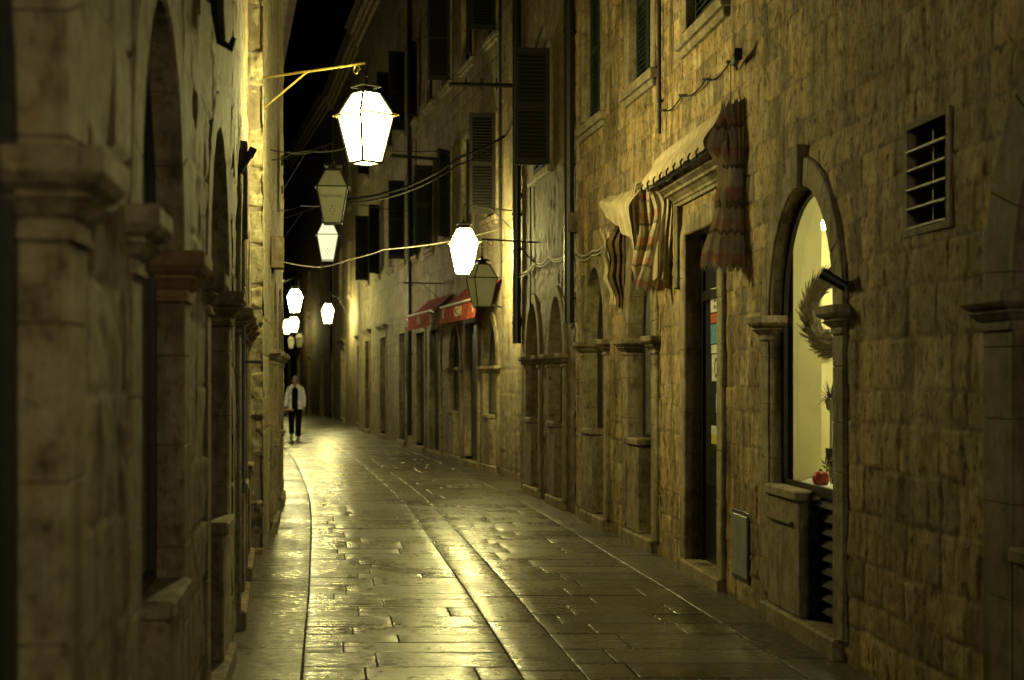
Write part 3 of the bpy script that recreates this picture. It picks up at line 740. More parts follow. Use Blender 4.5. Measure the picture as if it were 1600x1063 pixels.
m = MB(); m.box(-.02, 0, -.16, .16, -.10, .12, .004); m.build('frame', 'dark', t)
m = MB(); m.box(-.024, -.021, -.14, .14, -.08, .10); m.build('print', 'white', t)

# ------------------------------------------------------------------ R2 houses
R2 = Frame((1.38, 13.2), (.13, 21.0)); U = R2.u; UM = U(17.08)
h2 = R2.root('stone_house', label='ashlar stone house between the striped awnings and the thick dark downpipe', cat='house')
w2 = (U(13.45), U(14.38)); w3 = (U(15.45), U(16.45)); q1 = (U(13.5), U(14.38)); q2 = (U(15.65), U(16.55))
relief_wall('wall', h2, 0, UM, 12.5, 6.3, .02, .018,
    [HA(w2[0]-.07, w2[1]+.07, -1, 2.02, 3.05), HA(w3[0]-.07, w3[1]+.07, -1, 2.05, 2.97), HR(q1[0]-.05, q1[1]+.05, 4.5, 6.3), HR(q2[0]-.05, q2[1]+.05, 4.5, 6.3)], 'rubble', 'rubble', 21)
house_shell(h2, .01, UM-.002, 12.4)
arched_window(h2, R2, w2[0], w2[1], 1.05, 2.04, 2.95, .48, w=.20, seed=4, pane='greypane')
arched_window(h2, R2, w3[0], w3[1], 1.07, 2.06, 2.88, .5, w=.17, seed=5, lower='door')
shuttered_window(h2, q1[0], q1[1], 4.56, 6.25, seed=6); shuttered_window(h2, q2[0], q2[1], 4.56, 6.25, seed=7)
pipe_part(h2, UM-.02, .08, 2.3, 12.2, .062)
m = MB(); m.box(UM-.13, UM+.09, -.02, .10, 3.38, 3.62, .01); m.build('junction_box', 'trimdark', h2)
wcable(R2, [wp(R2, 905, 395), wp(R2, 930, 392), wp(R2, 955, 372)], .03, .012, 'cord', h2); wcable(R2, [wp(R2, 905, 402), wp(R2, 930, 399), wp(R2, 955, 378)], .04, .01, 'cord', h2)
h3 = R2.root('plastered_house', label='brown weathered plaster house with one shutter swung out over two arched windows', cat='house')
w4 = (U(17.75), U(18.65)); w5 = (U(19.45), U(20.4)); q3 = (U(18.62), U(19.75))
relief_wall('wall', h3, UM+.002, R2.L, 12.5, 7.2, .024, .022,
    [HA(w4[0]-.07, w4[1]+.07, -1, 1.95, 2.75), HA(w5[0]-.07, w5[1]+.07, -1, 1.95, 2.75), HR(q3[0]-.05, q3[1]+.05, 4.35, 6.0)], 'plaster', 'plaster', 31)
house_shell(h3, UM+.004, R2.L, 12.4)
arched_window(h3, R2, w4[0], w4[1], 1.08, 1.95, 2.68, .42, w=.15, seed=8, mat='trimdark', lower='door')
arched_window(h3, R2, w5[0], w5[1], 1.08, 1.95, 2.68, .45, w=.15, seed=9, mat='trimdark', lower='door')
s = surround(h3, [(q3[0], 4.42), (q3[0], 5.95), (q3[1], 5.95), (q3[1], 4.42)], .12, -.3, .02, 'trimdark', 'window', 9, .5)
m = MB(); m.box(q3[0]-.2, q3[1]+.2, -.05, .09, 4.32, 4.42, .012); m.build('sill', 'trim', s)
shutter_leaf(s, q3[0]+.45, q3[1]+.02, .0, 4.42, 5.95, 'shutter2')
lf = shutter_leaf(s, 0, .46, 0, 4.42, 5.95, 'shutter2'); lf.location = (q3[0]-.02, .03, 0); lf.rotation_euler = (0, 0, PI/2*.97)
m = MB(); m.box(q3[0], q3[1], -.2, -.17, 4.42, 5.95); m.build('pane', 'paneglass', s)
pipe_part(h3, R2.L-.06, .07, 2.15, 12.2, .065)
wcable(R2, [wp(R2, 812, 428), wp(R2, 842, 410), wp(R2, 862, 402), wp(R2, 893, 396)], .04, .012, 'cord', h3)
wcable(R2, [wp(R2, 812, 433), wp(R2, 842, 414), wp(R2, 866, 406), wp(R2, 893, 399)], .05, .009, 'cord', h3)
wcable(R2, [wp(R2, 833, 395), wp(R2, 832, 480)], .03, .012, 'wire', h3, sag=0)
wcable(R2, [wp(R2, 832, 290), wp(R2, 833, 395)], .03, .012, 'wire', h3, sag=0)

# ------------------------------------------------------------------ R3..R6 houses
def XR3(d): return 5.462-.2344*d
R3 = Frame((XR3(21.02), 21.02), (XR3(33.75), 33.75)); U = R3.u
h4 = R3.root('stone_house', label='tall ashlar house with the two red awnings and three rows of shuttered windows', cat='house')
wins = [(24.9, .9), (26.9, .9), (29.0, .9), (30.9, .8), (32.9, .8)]
hol = []; specs = []
for d, wd in wins:
    u = U(d); specs.append((u-wd/2, u+wd/2, 4.45, 6.2)); specs.append((u-wd/2, u+wd/2, 7.6, 9.3))
for sp in specs: hol.append(HR(sp[0]-.04, sp[1]+.04, sp[2]-.04, sp[3]+.04))
arw = [(24.37, 25.37), (27.55, 28.6)]
drs = [(25.95, 27.0), (29.7, 30.8), (31.5, 32.55)]
for a, b in arw: hol.append(HA(U(a)-.05, U(b)+.05, -1, 1.85, 2.75))
for a, b in drs: hol.append(HR(U(a)-.05, U(b)+.05, -1, 2.75))
relief_wall('wall', h4, 0, R3.L, 12.7, 9.6, .035, .03, hol, 'ashlar', 'ashlar', 41)
house_shell(h4, .03, R3.L-.01, 12.6)
for i, sp in enumerate(specs): shuttered_window(h4, sp[0], sp[1], sp[2], sp[3], seed=40+i, w=.12, smat='shutter2', swing=(1.5, 1.9, 2.4, 1.6, 2.8)[(i*3) % 5] if i not in (2, 7) else None)
for i, (a, b) in enumerate(arw): arched_window(h4, R3, U(a), U(b), 1.0, 1.85, 2.66, .5, w=.15, seed=60+i, lower='door', rec=.09)
for i, (a, b) in enumerate(drs): plain_door(h4, U(a), U(b), .1, 2.66, seed=70+i, w=.15)
pipe_part(h4, U(32.95)+.22, .08, 0.3, 12.2, .055)
pipe_part(h4, U(24.0), .04, 3.3, 12.2, .02, name='conduit')

def XR4(d): return 4.887-.2174*d
R4 = Frame((XR4(33.76), 33.76), (XR4(44.7), 44.7)); U = R4.u
h5 = R4.root('stone_house', label='pale grey ashlar house past the red awnings with three tall narrow doors', cat='house')
hol = []; dd = [(34.2, 35.25), (37.9, 39.0), (41.6, 42.7)]; ww = [34.7, 37.0, 39.6, 42.2]
for a, b in dd: hol.append(HR(U(a)-.05, U(b)+.05, -1, 2.8))
for d in ww:
    for z in (4.5, 7.6): hol.append(HR(U(d)-.44, U(d)+.44, z-.04, z+1.94))
relief_wall('wall', h5, 0, R4.L, 12.7, 9.6, .05, .04, hol, 'ashlar', 'greyash', 51)
house_shell(h5, .01, R4.L-.01, 12.6)
for i, (a, b) in enumerate(dd): plain_door(h5, U(a), U(b), .12, 2.72, seed=80+i, w=.14, doormat='shutter2', hood=i > 0)
for i, d in enumerate(ww):
    for z in (4.5, 7.6): shuttered_window(h5, U(d)-.4, U(d)+.4, z, z+1.9, seed=90+i, w=.12, smat='shutter2', swing=(1.6, None, 2.2, 1.7)[(i+int(z)) % 4])

def XR5(d): return 3.806-.1932*d
R5 = Frame((XR5(44.72)+.35, 44.72), (XR5(58)+.1, 58.0)); U = R5.u
h6 = R5.root('stone_house', label='stone house glowing yellow under a lantern near the bend of the street', cat='house')
hol = []; dd = [(47.0, 48.1), (52.9, 54.2)]; ww = [47.5, 51, 54.6]
for a, b in dd: hol.append(HR(U(a)-.05, U(b)+.05, -1, 2.8))
for d in ww:
    for z in (4.6, 7.8): hol.append(HR(U(d)-.44, U(d)+.44, z-.04, z+1.94))
relief_wall('wall', h6, 0, R5.L, 13.3, 9.8, .07, .06, hol, 'ashlar', 'ashlar', 61)
house_shell(h6, .01, R5.L-.01, 13.2)
for i, (a, b) in enumerate(dd): plain_door(h6, U(a), U(b), .12, 2.7, seed=95+i, w=.16, doormat='shutter2' if i == 0 else 'greypane', hood=True)
for i, d in enumerate(ww):
    for z in (4.6, 7.8): shuttered_window(h6, U(d)-.4, U(d)+.4, z, z+1.9, seed=97+i, w=.12, smat='shutter2')
R6 = Frame((-7.45, 58.2), (-13.4, 82.0)); U = R6.u
h7 = R6.root('stone_house', label='dark stone house closing the view where the street bends left', cat='house')
hol = []; ww = [61, 66, 71, 76]
for d in ww: hol.append(HR(U(d)-.5, U(d)+.5, 4.6, 6.6)); hol.append(HR(U(d)-.5, U(d)+.5, -1, 2.7))
relief_wall('wall', h7, 0, R6.L, 13.3, 9.8, .1, .08, hol, 'ashlar', 'plaster', 71)
house_shell(h7, .01, R6.L, 13.2)
for i, d in enumerate(ww): shuttered_window(h7, U(d)-.45, U(d)+.45, 4.7, 6.5, seed=110+i, smat='shutter2'); plain_door(h7, U(d)-.45, U(d)+.45, .12, 2.6, seed=115+i, doormat='shutter2')

# ------------------------------------------------------------------ left side
def XL1(d): return -.566-.13*d
L1 = Frame((XL1(8.5), 8.5), (XL1(-6), -6)); U = L1.u
g1 = L1.root('stone_house', label='large blurred stone house filling the left edge with moulded capitals', cat='house')
la = [(3.07, 1.65), (5.56, 4.30), (8.12, 6.85)]   # far, near
hol = [HA(U(a)-.08, U(b)+.08, -1, 2.12, 3.05) for a, b in la]
relief_wall('wall', g1, 0, U(1.2), 9, 4.6, .02, .02, hol, 'ashlar', 'ashlar', 81)
relief_wall('wall', g1, U(1.2)-.004, U(-6), 9, 4, .09, .08, [], 'ashlar', 'ashlar', 82)
house_shell(g1, .01, U(-6), 8.9)
for i, (a, b) in enumerate(la):
    kn = {0: .5, 1: .62, 2: .5}[i]
    arched_window(g1, L1, U(a), U(b), .87 if i else .9, 2.12, 2.95, kn, w=.24 if i < 2 else .2, seed=120+i, capz=2.14, flip=True, rec=.115, yf=.008, lower='door',
                  capmat='trimorange' if i == 1 else 'trim', capk=1.0, kneefull=False)
u = U(6.6); m = MB(); m.tube([(u, -.01, 3.75), (u, .05, 3.6), (u-.02, .055, 3.35), (u-.05, .07, 3.22), (u-.08, .11, 3.20), (u-.09, .125, 3.25)], [.03, .035, .03, .022, .018, .012], 8); m.box(u-.06, u+.12, .0, .08, 3.4, 3.8, .01); m.build('iron_bracket', 'iron', g1)
u = U(5.7); m = MB(); m.tube([(u, .07, 2.12), (u, .07, 2.30)], .007, 8); m.build('rod', 'white', g1)
L1b = Frame((-2.46, 13.28), (XL1(8.51), 8.51)); U = L1b.u
g2 = L1b.root('stone_house', label='narrow stone house on the left, between the blurred capitals and the bright quoins', cat='house')
lb = [(10.55, 9.4), (12.7, 11.6)]
hol = [HA(U(a)-.06, U(b)+.06, -1, 2.1, 2.95) for a, b in lb]
relief_wall('wall', g2, 0, L1b.L, 9, 5.6, .022, .02, hol, 'ashlar', 'ashlar', 83)
house_shell(g2, .01, L1b.L-.01, 8.95)
for i, (a, b) in enumerate(lb):
    arched_window(g2, L1b, U(a), U(b), .9, 2.1, 2.9, .45, w=.18, seed=130+i, flip=True, lower='door', capk=.9, capmat='trimorange' if i == 1 else 'trim', framemat='blueframe' if i == 0 else 'dark')
u = U(9.7); m = MB(); m.tube([(u, -.01, 3.02), (u-.02, .075, 3.16)], .02, 10); m.tube([(u-.02, .075, 3.16), (u-.02, .105, 3.22)], .026, 10); m.build('spotlight', 'iron', g2)
m = MB(); m.box(U(10.3), U(9.9), 0, .06, 2.65, 3.3, .01); m.build('sign_panel', 'trimdark', g2)
m = MB(); m.tube([(U(9.2), .05, .9), (U(9.2), .05, 2.05)], .012, 8); m.tube([(U(9.2), .05, 1.75), (U(9.2)+.02, .16, 1.75)], .01, 6); m.build('door_handle', 'blueframe', g2)

L2 = Frame((-2.80, 16.9), (-2.33, 13.3)); U = L2.u
g3 = L2.root('stone_house', label='left-hand stone house with a brightly lit corner of rough quoin blocks', cat='house')
relief_wall('wall', g3, 0, L2.L, 11, 6.5, .02, .018, [HA(U(16.3)-.06, U(15.2)+.06, -1, 1.95, 2.8)], 'ashlar', 'quoin', 91)
house_shell(g3, .01, L2.L-.2, 10.9)
arched_window(g3, L2, U(16.3), U(15.2), .95, 1.95, 2.7, .5, w=.16, seed=140, flip=True, lower='door', capk=.8)
E2 = Frame((-2.33, 13.3), (-3.4, 13.3))
ew = relief_wall('end_wall', None, 0, 1.07, 11, 6.5, .012, .012, [], 'quoin', 'quoin', 93)
bpy.context.view_layer.update()
ew.parent = g3; ew.matrix_parent_inverse = Matrix.Identity(4)
ew.matrix_local = g3.matrix_world.inverted() @ (Matrix.Translation((E2.p0.x, E2.p0.y, 0)) @ Matrix.Rotation(E2.rz, 4, 'Z'))
m = MB(); m.box(L2.L-.5, L2.L-.022, -.9, -.022, -.05, 10.9, .01); m.build('corner_core', 'side', g3)
m = MB(); m.box(U(15.6), U(15.3), 0, .13, 2.83, 3.17, .01); m.build('junction_box', 'trim', g3)

L3 = Frame((-3.31, 20.6), (-2.81, 16.92)); U = L3.u
g4 = L3.root('stone_house', label='lower stone house on the left beyond the bright quoin corner', cat='house')
relief_wall('wall', g4, 0, L3.L, 8, 6.0, .03, .026, [HA(U(19.2)-.06, U(18.2)+.06, -1, 1.95, 2.75)], 'ashlar', 'ashlar', 101)
house_shell(g4, .01, L3.L-.01, 7.9)
arched_window(g4, L3, U(19.2), U(18.2), .95, 1.95, 2.65, .45, w=.16, seed=141, flip=True, lower='door', capk=.8)
L4 = Frame((-8.0, 43.5), (-3.33, 20.65)); U = L4.u
g5 = L4.root('stone_house', label='long stone house on the left, hidden behind the bend where the man walks', cat='house')
relief_wall('wall', g5, 0, L4.L, 8.5, 6.0, .08, .06, [], 'ashlar', 'ashlar', 103)
house_shell(g5, .01, L4.L-.01, 8.4)

# ------------------------------------------------------------------ lanterns
def text_mesh(txt, size, name, mat, parent, M4, depth=.002):
    cu = bpy.data.curves.new('t', 'FONT'); cu.body = txt; cu.size = size; cu.align_x = 'CENTER'; cu.align_y = 'CENTER'; cu.extrude = depth; cu.resolution_u = 3
    o = bpy.data.objects.new('t', cu); COL.objects.link(o); bpy.context.view_layer.update()
    me = bpy.data.meshes.new_from_object(o.evaluated_get(bpy.context.evaluated_depsgraph_get())); bpy.data.objects.remove(o)
    me.name = name; me.materials.clear(); me.materials.append(M[mat]); me.transform(M4)
    r = bpy.data.objects.new(name, me); COL.objects.link(r); r.parent = parent; return r
def lantern(loc, rot, label, glass='lit', k=1.0, hang=.22, emblem=False, lettering=None, wall=None, brace=.4, barmat='iron', ringmat='iron', group=None, armup=0.0, cat='street lamp', over=0.0, bar=.009):
    """loc = centre of the rim; wall = world point where the bracket meets the wall"""
    t = empty('street_lantern', loc, rot, label, cat, group)
    a, b, c, hb, ht = .19*k, .108*k, .095*k, .46*k, .21*k
    sq = lambda s, z: [(-s, -s, z), (s, -s, z), (s, s, z), (-s, s, z)]
    lo, mi, up = sq(b, -hb), sq(a, 0), sq(c, ht)
    m = MB(); g = .006
    for i in range(4):
        j = (i+1) % 4
        m.add([lo[i], lo[j], mi[j], mi[i]], [(0, 1, 2, 3)]); m.add([mi[i], mi[j], up[j], up[i]], [(0, 1, 2, 3)])
    m.add(lo, [(0, 1, 2, 3)]); m.build('glass', glass, t, fix=False)
    m = MB()
    ex = lambda p, e: (p[0]*(1+e), p[1]*(1+e), p[2])
    r = bar*k
    for i in range(4):
        j = (i+1) % 4
        m.tube([ex(lo[i], .03), ex(mi[i], .02)], r, 6); m.tube([ex(mi[i], .02), ex(up[i], .03)], r, 6)
        m.tube([ex(lo[i], .03), ex(lo[j], .03)], r, 6)
    m.build('frame', 'iron', t)
    m = MB()
    for i in range(4):
        j = (i+1) % 4; p, q = Vector(ex(mi[i], .12)), Vector(ex(mi[j], .12)); m.tube([p, q], r*.9, 6)
        m.tube([ex(mi[i], 0), ex(mi[i], .22)], [r, r*.4], 6)
    m.build('rim', ringmat, t)
    m = MB(); m.rings([sq(c*1.12, ht), sq(c*1.12, ht+.012*k), sq(c*.6, ht+.03*k), sq(c*.55, ht+.06*k), sq(c*1.15, ht+.065*k), sq(c*1.15, ht+.075*k), sq(c*.3, ht+.10*k), sq(c*.12, ht+.12*k)])
    m.tube([(0, 0, ht+.1*k), (0, 0, ht+.12*k), (0, 0, ht+.14*k), (0, 0, ht+.16*k)], [.01*k, .022*k, .022*k, .008*k], 8)
    for i in range(8):
        th = 2*PI*i/8+.39; m.tube([(c*math.cos(th), c*math.sin(th), ht+.07*k), (c*1.05*math.cos(th), c*1.05*math.sin(th), ht+.10*k)], .006*k, 5)
    m.build('cap', 'iron', t)
    zt = ht+.16*k
    m = MB(); m.tube([(0, 0, zt-.02), (0, 0, zt+hang)], .007*k, 6)
    for q in range(3):
        zz = zt+.02+q*(hang-.04)/3; m.tube([(.014*math.cos(2*PI*i/8), 0 if q % 2 else .014*math.sin(2*PI*i/8), zz+.014*math.sin(2*PI*i/8)) for i in range(9)], .004, 5)
    m.build('hanger', 'iron', t)
    if wall is not None:
        inv = (Matrix.Translation(loc) @ Matrix.Rotation(rot, 4, 'Z')).inverted()
        w = inv @ Vector(wall); e = Vector((0, 0, zt+hang)); m = MB()
        en = e+(e-w).normalized()*over
        w2 = w.copy(); m.tube([w2, en], .012, 8); lw = w2+Vector((0, 0, -brace)); f = w2+(e-w2)*.45
        m.tube([lw, lw+(f-lw)*.97, f+(e-w2).normalized()*.06], .009, 8)
        d = (e-w2).normalized()
        m.tube([w2-d*.02+Vector((0, 0, .07)), w2-d*.02-Vector((0, 0, .07))], .014, 8); m.tube([lw-d*.02+Vector((0, 0, .05)), lw-d*.02-Vector((0, 0, .05))], .012, 8)
        # scroll
        s0 = e-d*.12+Vector((0, 0, -.055)); m.tube([s0+d*.05*math.cos(x*PI/8)*(1-x/26)+Vector((0, 0, .05*math.sin(x*PI/8)*(1-x/26))) for x in range(18)], .005, 5)
        m.build('bracket', barmat, t)
    sl = math.atan2(a-b, hb)
    if emblem:
        m = MB(); zc = -.30*k; y0 = -(b+(a-b)*(hb+zc)/hb)-.004
        def dia(x, z, w, h): m.add([(x-w, y0-z*math.tan(sl), zc+z), (x, y0-(z-h)*math.tan(sl), zc+z-h), (x+w, y0-z*math.tan(sl), zc+z), (x, y0-(z+h)*math.tan(sl), zc+z+h)], [(0, 1, 2, 3)])
        s = .9*k
        for (x, z, w, h) in ((0, .052, .009, .022), (0, -.052, .009, .022), (-.03, .016, .011, .010), (.03, .016, .011, .010), (-.03, -.016, .011, .010), (.03, -.016, .011, .010)): dia(x*s, z*s, w*s, h*s)
        m.build('emblem', 'text_dark', t, fix=False)
    if lettering:
        zc = -.125*k; y0 = -(b+(a-b)*(hb+zc)/hb)-.004
        text_mesh(lettering, .052*k, 'lettering', 'text_dark', t, Matrix.Translation((0, y0, zc)) @ Matrix.Rotation(PI/2+sl, 4, 'X'), .001)
    return t
pA = P(571.5, 181, 12.5)
lantern(pA, math.radians(40.5), 'largest glowing lantern, high on a yellow bracket off the bright quoin corner', wall=P(411, 122, 13.42), hang=.13, k=.90, barmat='brass', ringmat='brass', brace=.29, bar=.015)
lantern(P(512, 368, 26.0), .125, 'softly glowing lantern with a small flower mark, directly under the unlit one', glass='lit_dim', emblem=True, wall=P(440, 343, 26.2), k=1.0)
lantern(P(725, 380, 22.7), math.radians(9), 'blazing lantern on the right above the red awnings', wall=R3.w(R3.upx(800), 0, 4.38), glass='lit_c', k=1.05, ringmat='brass', brace=.3)
lantern(P(461, 464, 42.0), math.radians(20), 'bright far lantern close to the left wall, above the walking man', wall=P(425, 450, 42), glass='lit_b')
lantern(P(512, 485, 50.0), math.radians(12), 'bright far lantern hanging before the dark end of the street', wall=P(541, 470, 50.2), glass='lit_b')
lantern(P(448, 507, 67.0), 0.2, 'tiny glowing lantern far away, left one of a touching pair', wall=P(430, 500, 67), glass='lit_f', group=None)
lantern(P(459, 503, 64.0), 0.5, 'tiny glowing lantern far away, right one of a touching pair', wall=P(482, 497, 64), glass='lit_f')
lantern(P(520, 294, 19.2), math.radians(4.5), 'unlit lettered lantern with a dark flower mark, below the largest lamp', glass='frostlamp', emblem=True, lettering='RAJONCINO', wall=P(443, 250, 19.3), k=1.05, cat='shop lantern')
lantern(P(753, 435, 19.5), math.radians(22), 'unlit frosted lantern in front of the red awning', glass='frostlamp', wall=R2.w(R2.upx(842), 0, 3.5), k=.86, cat='shop lantern', brace=.33, hang=.22)
lantern(P(455, 532, 52.0), 0.1, 'small unlit far lantern, left of two under the glowing pair', glass='frostlamp', wall=P(440, 520, 52), k=.65, cat='shop lantern')
lantern(P(468, 528, 50.0), 0.1, 'small unlit far lantern, right of two under the glowing pair', glass='frostlamp', wall=P(440, 516, 50), k=.75, cat='shop lantern')
lantern(Vector((2.2, -1.2, 3.5)), .4, 'unseen street lantern added behind the viewer by the right wall', wall=(XR1(-1.2), -1.2, 4.0), glass='lit_rear')  # added out of view to light the camera-facing left pillars

lantern(Vector((-5.53, 33.0, 3.9)), .2, 'unseen street lantern added on the left wall round the bend to light the walking man', wall=(-5.86, 33.0, 4.3), glass='lit_pale')  # added out of sight to brighten the man and the walls near him
# bar sign with spikes, empty sign arms
def bar_arm(name, p, q, spikes, label, r=.02, brace=True):
    t = empty(name, p, 0, label, 'bracket'); p = Vector(p); q = Vector(q); d = q-p
    m = MB(); m.tube([(0, 0, 0), d], r, 8)
    for f, h in spikes: m.tube([d*f+Vector((0, 0, -h*.6)), d*f+Vector((0, 0, h))], r*.4, 5)
    m.build('bar', 'iron', t)
    if brace:
        m = MB(); m.tube([(0, 0, -.35), d*.55], r*.5, 6); m.tube([d*.9+Vector((.03*math.cos(x), 0, -.06+.05*math.sin(x))) for x in np.linspace(0, 6, 12)], r*.35, 5); m.build('brace', 'iron', t)
    return t
bar_arm('iron_bracket', P(800, 134, 22.9), P(703, 132, 22.5), [(.25, .12), (.5, .1), (.75, .1)], 'thick dark iron bar with spikes jutting from the wall beside the tall downpipe', .035, False)
bar_arm('iron_bracket', R3.w(R3.upx(690), 0, 3.35+.25), P(631, 442, 28.4), [], 'thin empty sign arm above the farther red awning', .014)
bar_arm('iron_bracket', R3.w(R3.upx(705), 0, 6.0), P(612, 243, 27.6), [(.6, .35)], 'high dark iron arm beside the blazing white lamp', .03, False)
# wires across the street
def wire(name, pts, r, mat, label, sag=0.0, n=10):
    base = pts[0]; t = []; 
    for (p, q) in zip(pts[:-1], pts[1:]):
        for k in range(n): f = k/n; t.append(p.lerp(q, f)-Vector((0, 0, sag*4*f*(1-f)))-base)
    t.append(pts[-1]-base); m = MB(); m.tube(t, r, 6); o = m.build(name, mat, None); o.location = base; return tag(o, label, 'cable')
wire('cable', [P(545, 312, 19.4), P(640, 290, 21), P(720, 245, 22.5), P(790, 212, 22.9), P(803, 180, 21.5), P(822, 110, 20.2), P(868, -10, 18.6)], .022, 'wire', 'heavy black cable sagging from the unlit lettered lantern up past the dark downpipe', .03)
wire('cable', [P(545, 318, 19.4), P(640, 298, 21), P(715, 258, 22.5), P(770, 232, 23.2)], .014, 'wire', 'thinner black cable sagging just below the heavy one', .03)
wire('cord', [P(440, 409, 20.5), P(500, 418, 21.5), P(545, 406, 22), P(600, 390, 22.6), P(700, 378, 23.6), P(790, 355, 23.9)], .007, 'pipe2', 'pale thin cord strung across the street under the lamps', .015)
wire('cable', [P(418, 233, 15), P(480, 236, 17), P(540, 231, 19), P(690, 236, 27)], .008, 'wire', 'thin black wire strung level behind the largest lantern', .03)
wire('cable', [P(424, 328, 17), P(470, 322, 19), P(545, 316, 23), P(640, 330, 30)], .008, 'wire', 'thin black wire crossing the street at the height of the unlit lantern', .03)
wire('cable', [P(424, 250, 15.5), P(455, 240, 17), P(495, 236, 19)], .008, 'wire', 'short black wire rising from the left wall to the unlit lettered lantern', .02)

# ------------------------------------------------------------------ red awnings on R3
def red_awning(d0, d1, label, v=.45, txt=''):
    u0, u1 = R3.u(d0), R3.u(d1); W = u1-u0
    t = empty('red_awning', R3.w(u0, 0, 0), R3.rz, label, 'awning', None)
    zt, zo, zb = 3.32, 2.98, 2.68
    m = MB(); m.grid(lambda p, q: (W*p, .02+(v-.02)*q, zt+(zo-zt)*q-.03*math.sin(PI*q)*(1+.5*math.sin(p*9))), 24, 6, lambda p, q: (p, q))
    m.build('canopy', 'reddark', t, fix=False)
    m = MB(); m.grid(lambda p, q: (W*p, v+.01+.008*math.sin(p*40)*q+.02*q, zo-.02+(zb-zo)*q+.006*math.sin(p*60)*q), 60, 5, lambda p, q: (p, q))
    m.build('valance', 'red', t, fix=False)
    m = MB(); m.tube([(-.02, v+.012, zo-.005), (W+.02, v+.012, zo-.005)], .022, 8); m.tube([(-.02, v-.03, zo-.03), (W+.02, v-.03, zo-.03)], .016, 8); m.build('front_rail', 'white', t)
    m = MB()
    for x in (.05, W-.05): m.tube([(x, 0, zb+.15), (x, v, zo-.04)], .014, 6)
    m.build('arm', 'iron', t)
    # lettering reads from the street: mirrored frame, so turn it to face outwards
    Mx = Matrix.Translation((0, v+.037, (zo+zb)/2-.01)) @ Matrix.Rotation(PI, 4, 'Z') @ Matrix.Rotation(PI/2, 4, 'X')
    for s, x, z in txt: text_mesh(s, z, 'lettering', 'text_cream', t, Matrix.Translation((W*x, 0, 0)) @ Mx)
    return t
red_awning(23.96, 27.15, 'nearer red canvas awning with faded cream lettering, behind the unlit frosted lantern', txt=[('S', .06, .24), ('CEAN', .45, .25), ('K', .88, .25)])
red_awning(28.25, 31.05, 'farther red canvas awning with small faded lettering, left of the other', txt=[('CAI', .45, .22), ('I', .93, .2)])

# ------------------------------------------------------------------ striped cloth awnings on R1 / R2
def lerp(a, b, t): return a+(b-a)*t
def prof(keys, t):
    for (a, va), (b, vb) in zip(keys[:-1], keys[1:]):
        if t <= b: f = (t-a)/(b-a) if b > a else 0; f = f*f*(3-2*f); return lerp(va, vb, f)
    return keys[-1][1]
def drape(parent, fr, u, ztop, zbot, width, mat, pleats=5, amp=.03, lean=0.0, name='side_curtain', seed=0, fringe=True, start=None, scallop=0):
    rnd = random.Random(seed); nu, nv = 72, 46; m = MB(); ph = rnd.uniform(0, 6)
    st = start or [(0, 0), (1, 0)]
    def fn(p, q):
        w = prof(width, q); s0 = prof(st, q); y = s0+(w-s0)*p
        gather = (1-p)**1.2; top = max(0, 1-q*3.5)
        x = u+amp*(.25+gather*1.0+top*.7)*math.sin(p*pleats*2*PI*(1-.25*p)+ph+1.2*math.sin(q*3))+.015*math.sin(q*7+p*5+ph)+lean*q
        z = ztop+(zbot-ztop)*q+(.012*math.sin(p*17+ph)*q)+.03*top*math.sin(p*22)
        if scallop: y += -.035*abs(math.sin(q*scallop*PI))*p
        return (x, y, z)
    m.grid(fn, nu, nv, lambda p, q: (p, q))
    c = m.build(name, mat, parent, smooth=True, fix=False)
    if fringe:
        f = MB()
        for k in range(60):
            x, y, z = fn(k/60, 1.0); l = rnd.uniform(.015, .05); f.tube([(x, y, z+.004), (x+rnd.uniform(-.01, .01), y+rnd.uniform(-.012, .012), z-l)], [.003, .001], 3, False)
        f.build('fringe', 'cream', c)
    return c
ua, ub = R1.u(10.48), R1.u(12.75)
t = R1.root('striped_awning', label='folded cream striped awning over the dark door with long banded side curtains', cat='awning')
m = MB()
def hood(p, q):
    u = lerp(ua, ub, p)
    v = prof([(0, .09), (.25, .16), (.85, .28), (1, .27)], q)+.010*math.sin(p*30)*q
    z = lerp(3.66, 3.33, q)-.010*abs(math.sin(p*PI*8))*q*q
    return (u, v, z)
m.grid(hood, 96, 12, lambda p, q: (p*1.6, q)); m.build('canopy', 'cream', t, smooth=True, fix=False)
for k in range(9):
    m = MB(); x = lerp(ua, ub, (k+.5)/9); m.tube([(x, .285, 3.36), (x+.01, .30, 3.33), (x+.03, .29, 3.29), (x+.055, .275, 3.30)], [.006, .009, .008, .004], 5); m.build('hook', 'dark', t)
m = MB(); m.tube([(ua+.02, .22, 3.33), (ub-.02, .22, 3.33)], .022, 8); m.tube([(ua+.02, .03, 3.62), (ub-.02, .03, 3.62)], .018, 8); m.build('roller', 'dark', t)
drape(t, R1, ua, 3.665, 2.47, [(0, .15), (.26, .25), (.42, .16), (.6, .20), (1, .31)], 'stripe', 6, .028, seed=1, lean=-.02)
drape(t, R1, ua-.05, 3.665, 2.46, [(0, .14), (.28, .10), (.6, .13), (1, .17)], 'stripe', 4, .022, seed=5, lean=-.03)
m = MB(); m.grid(lambda p, q: (ua-.062+.01*math.sin(q*9), .155+.035*math.sin(q*5)-.04*p, 3.36-.75*q+.04*p), 3, 14, lambda p, q: (p, q)); m.build('tie_cord', 'cream', t, fix=False)
drape(t, R1, ub-.03, 3.42, 2.44, [(0, .25), (.3, .16), (.62, .22), (1, .33)], 'stripe', 4, .03, seed=2, lean=.03)
drape(t, R1, ub-.13, 3.42, 2.52, [(0, .26), (.25, .13), (.75, .20), (1, .2)], 'cream', 4, .03, seed=3, start=[(0, .02), (1, .05)])
ua2, ub2 = R2.u(13.32), R2.u(14.62)
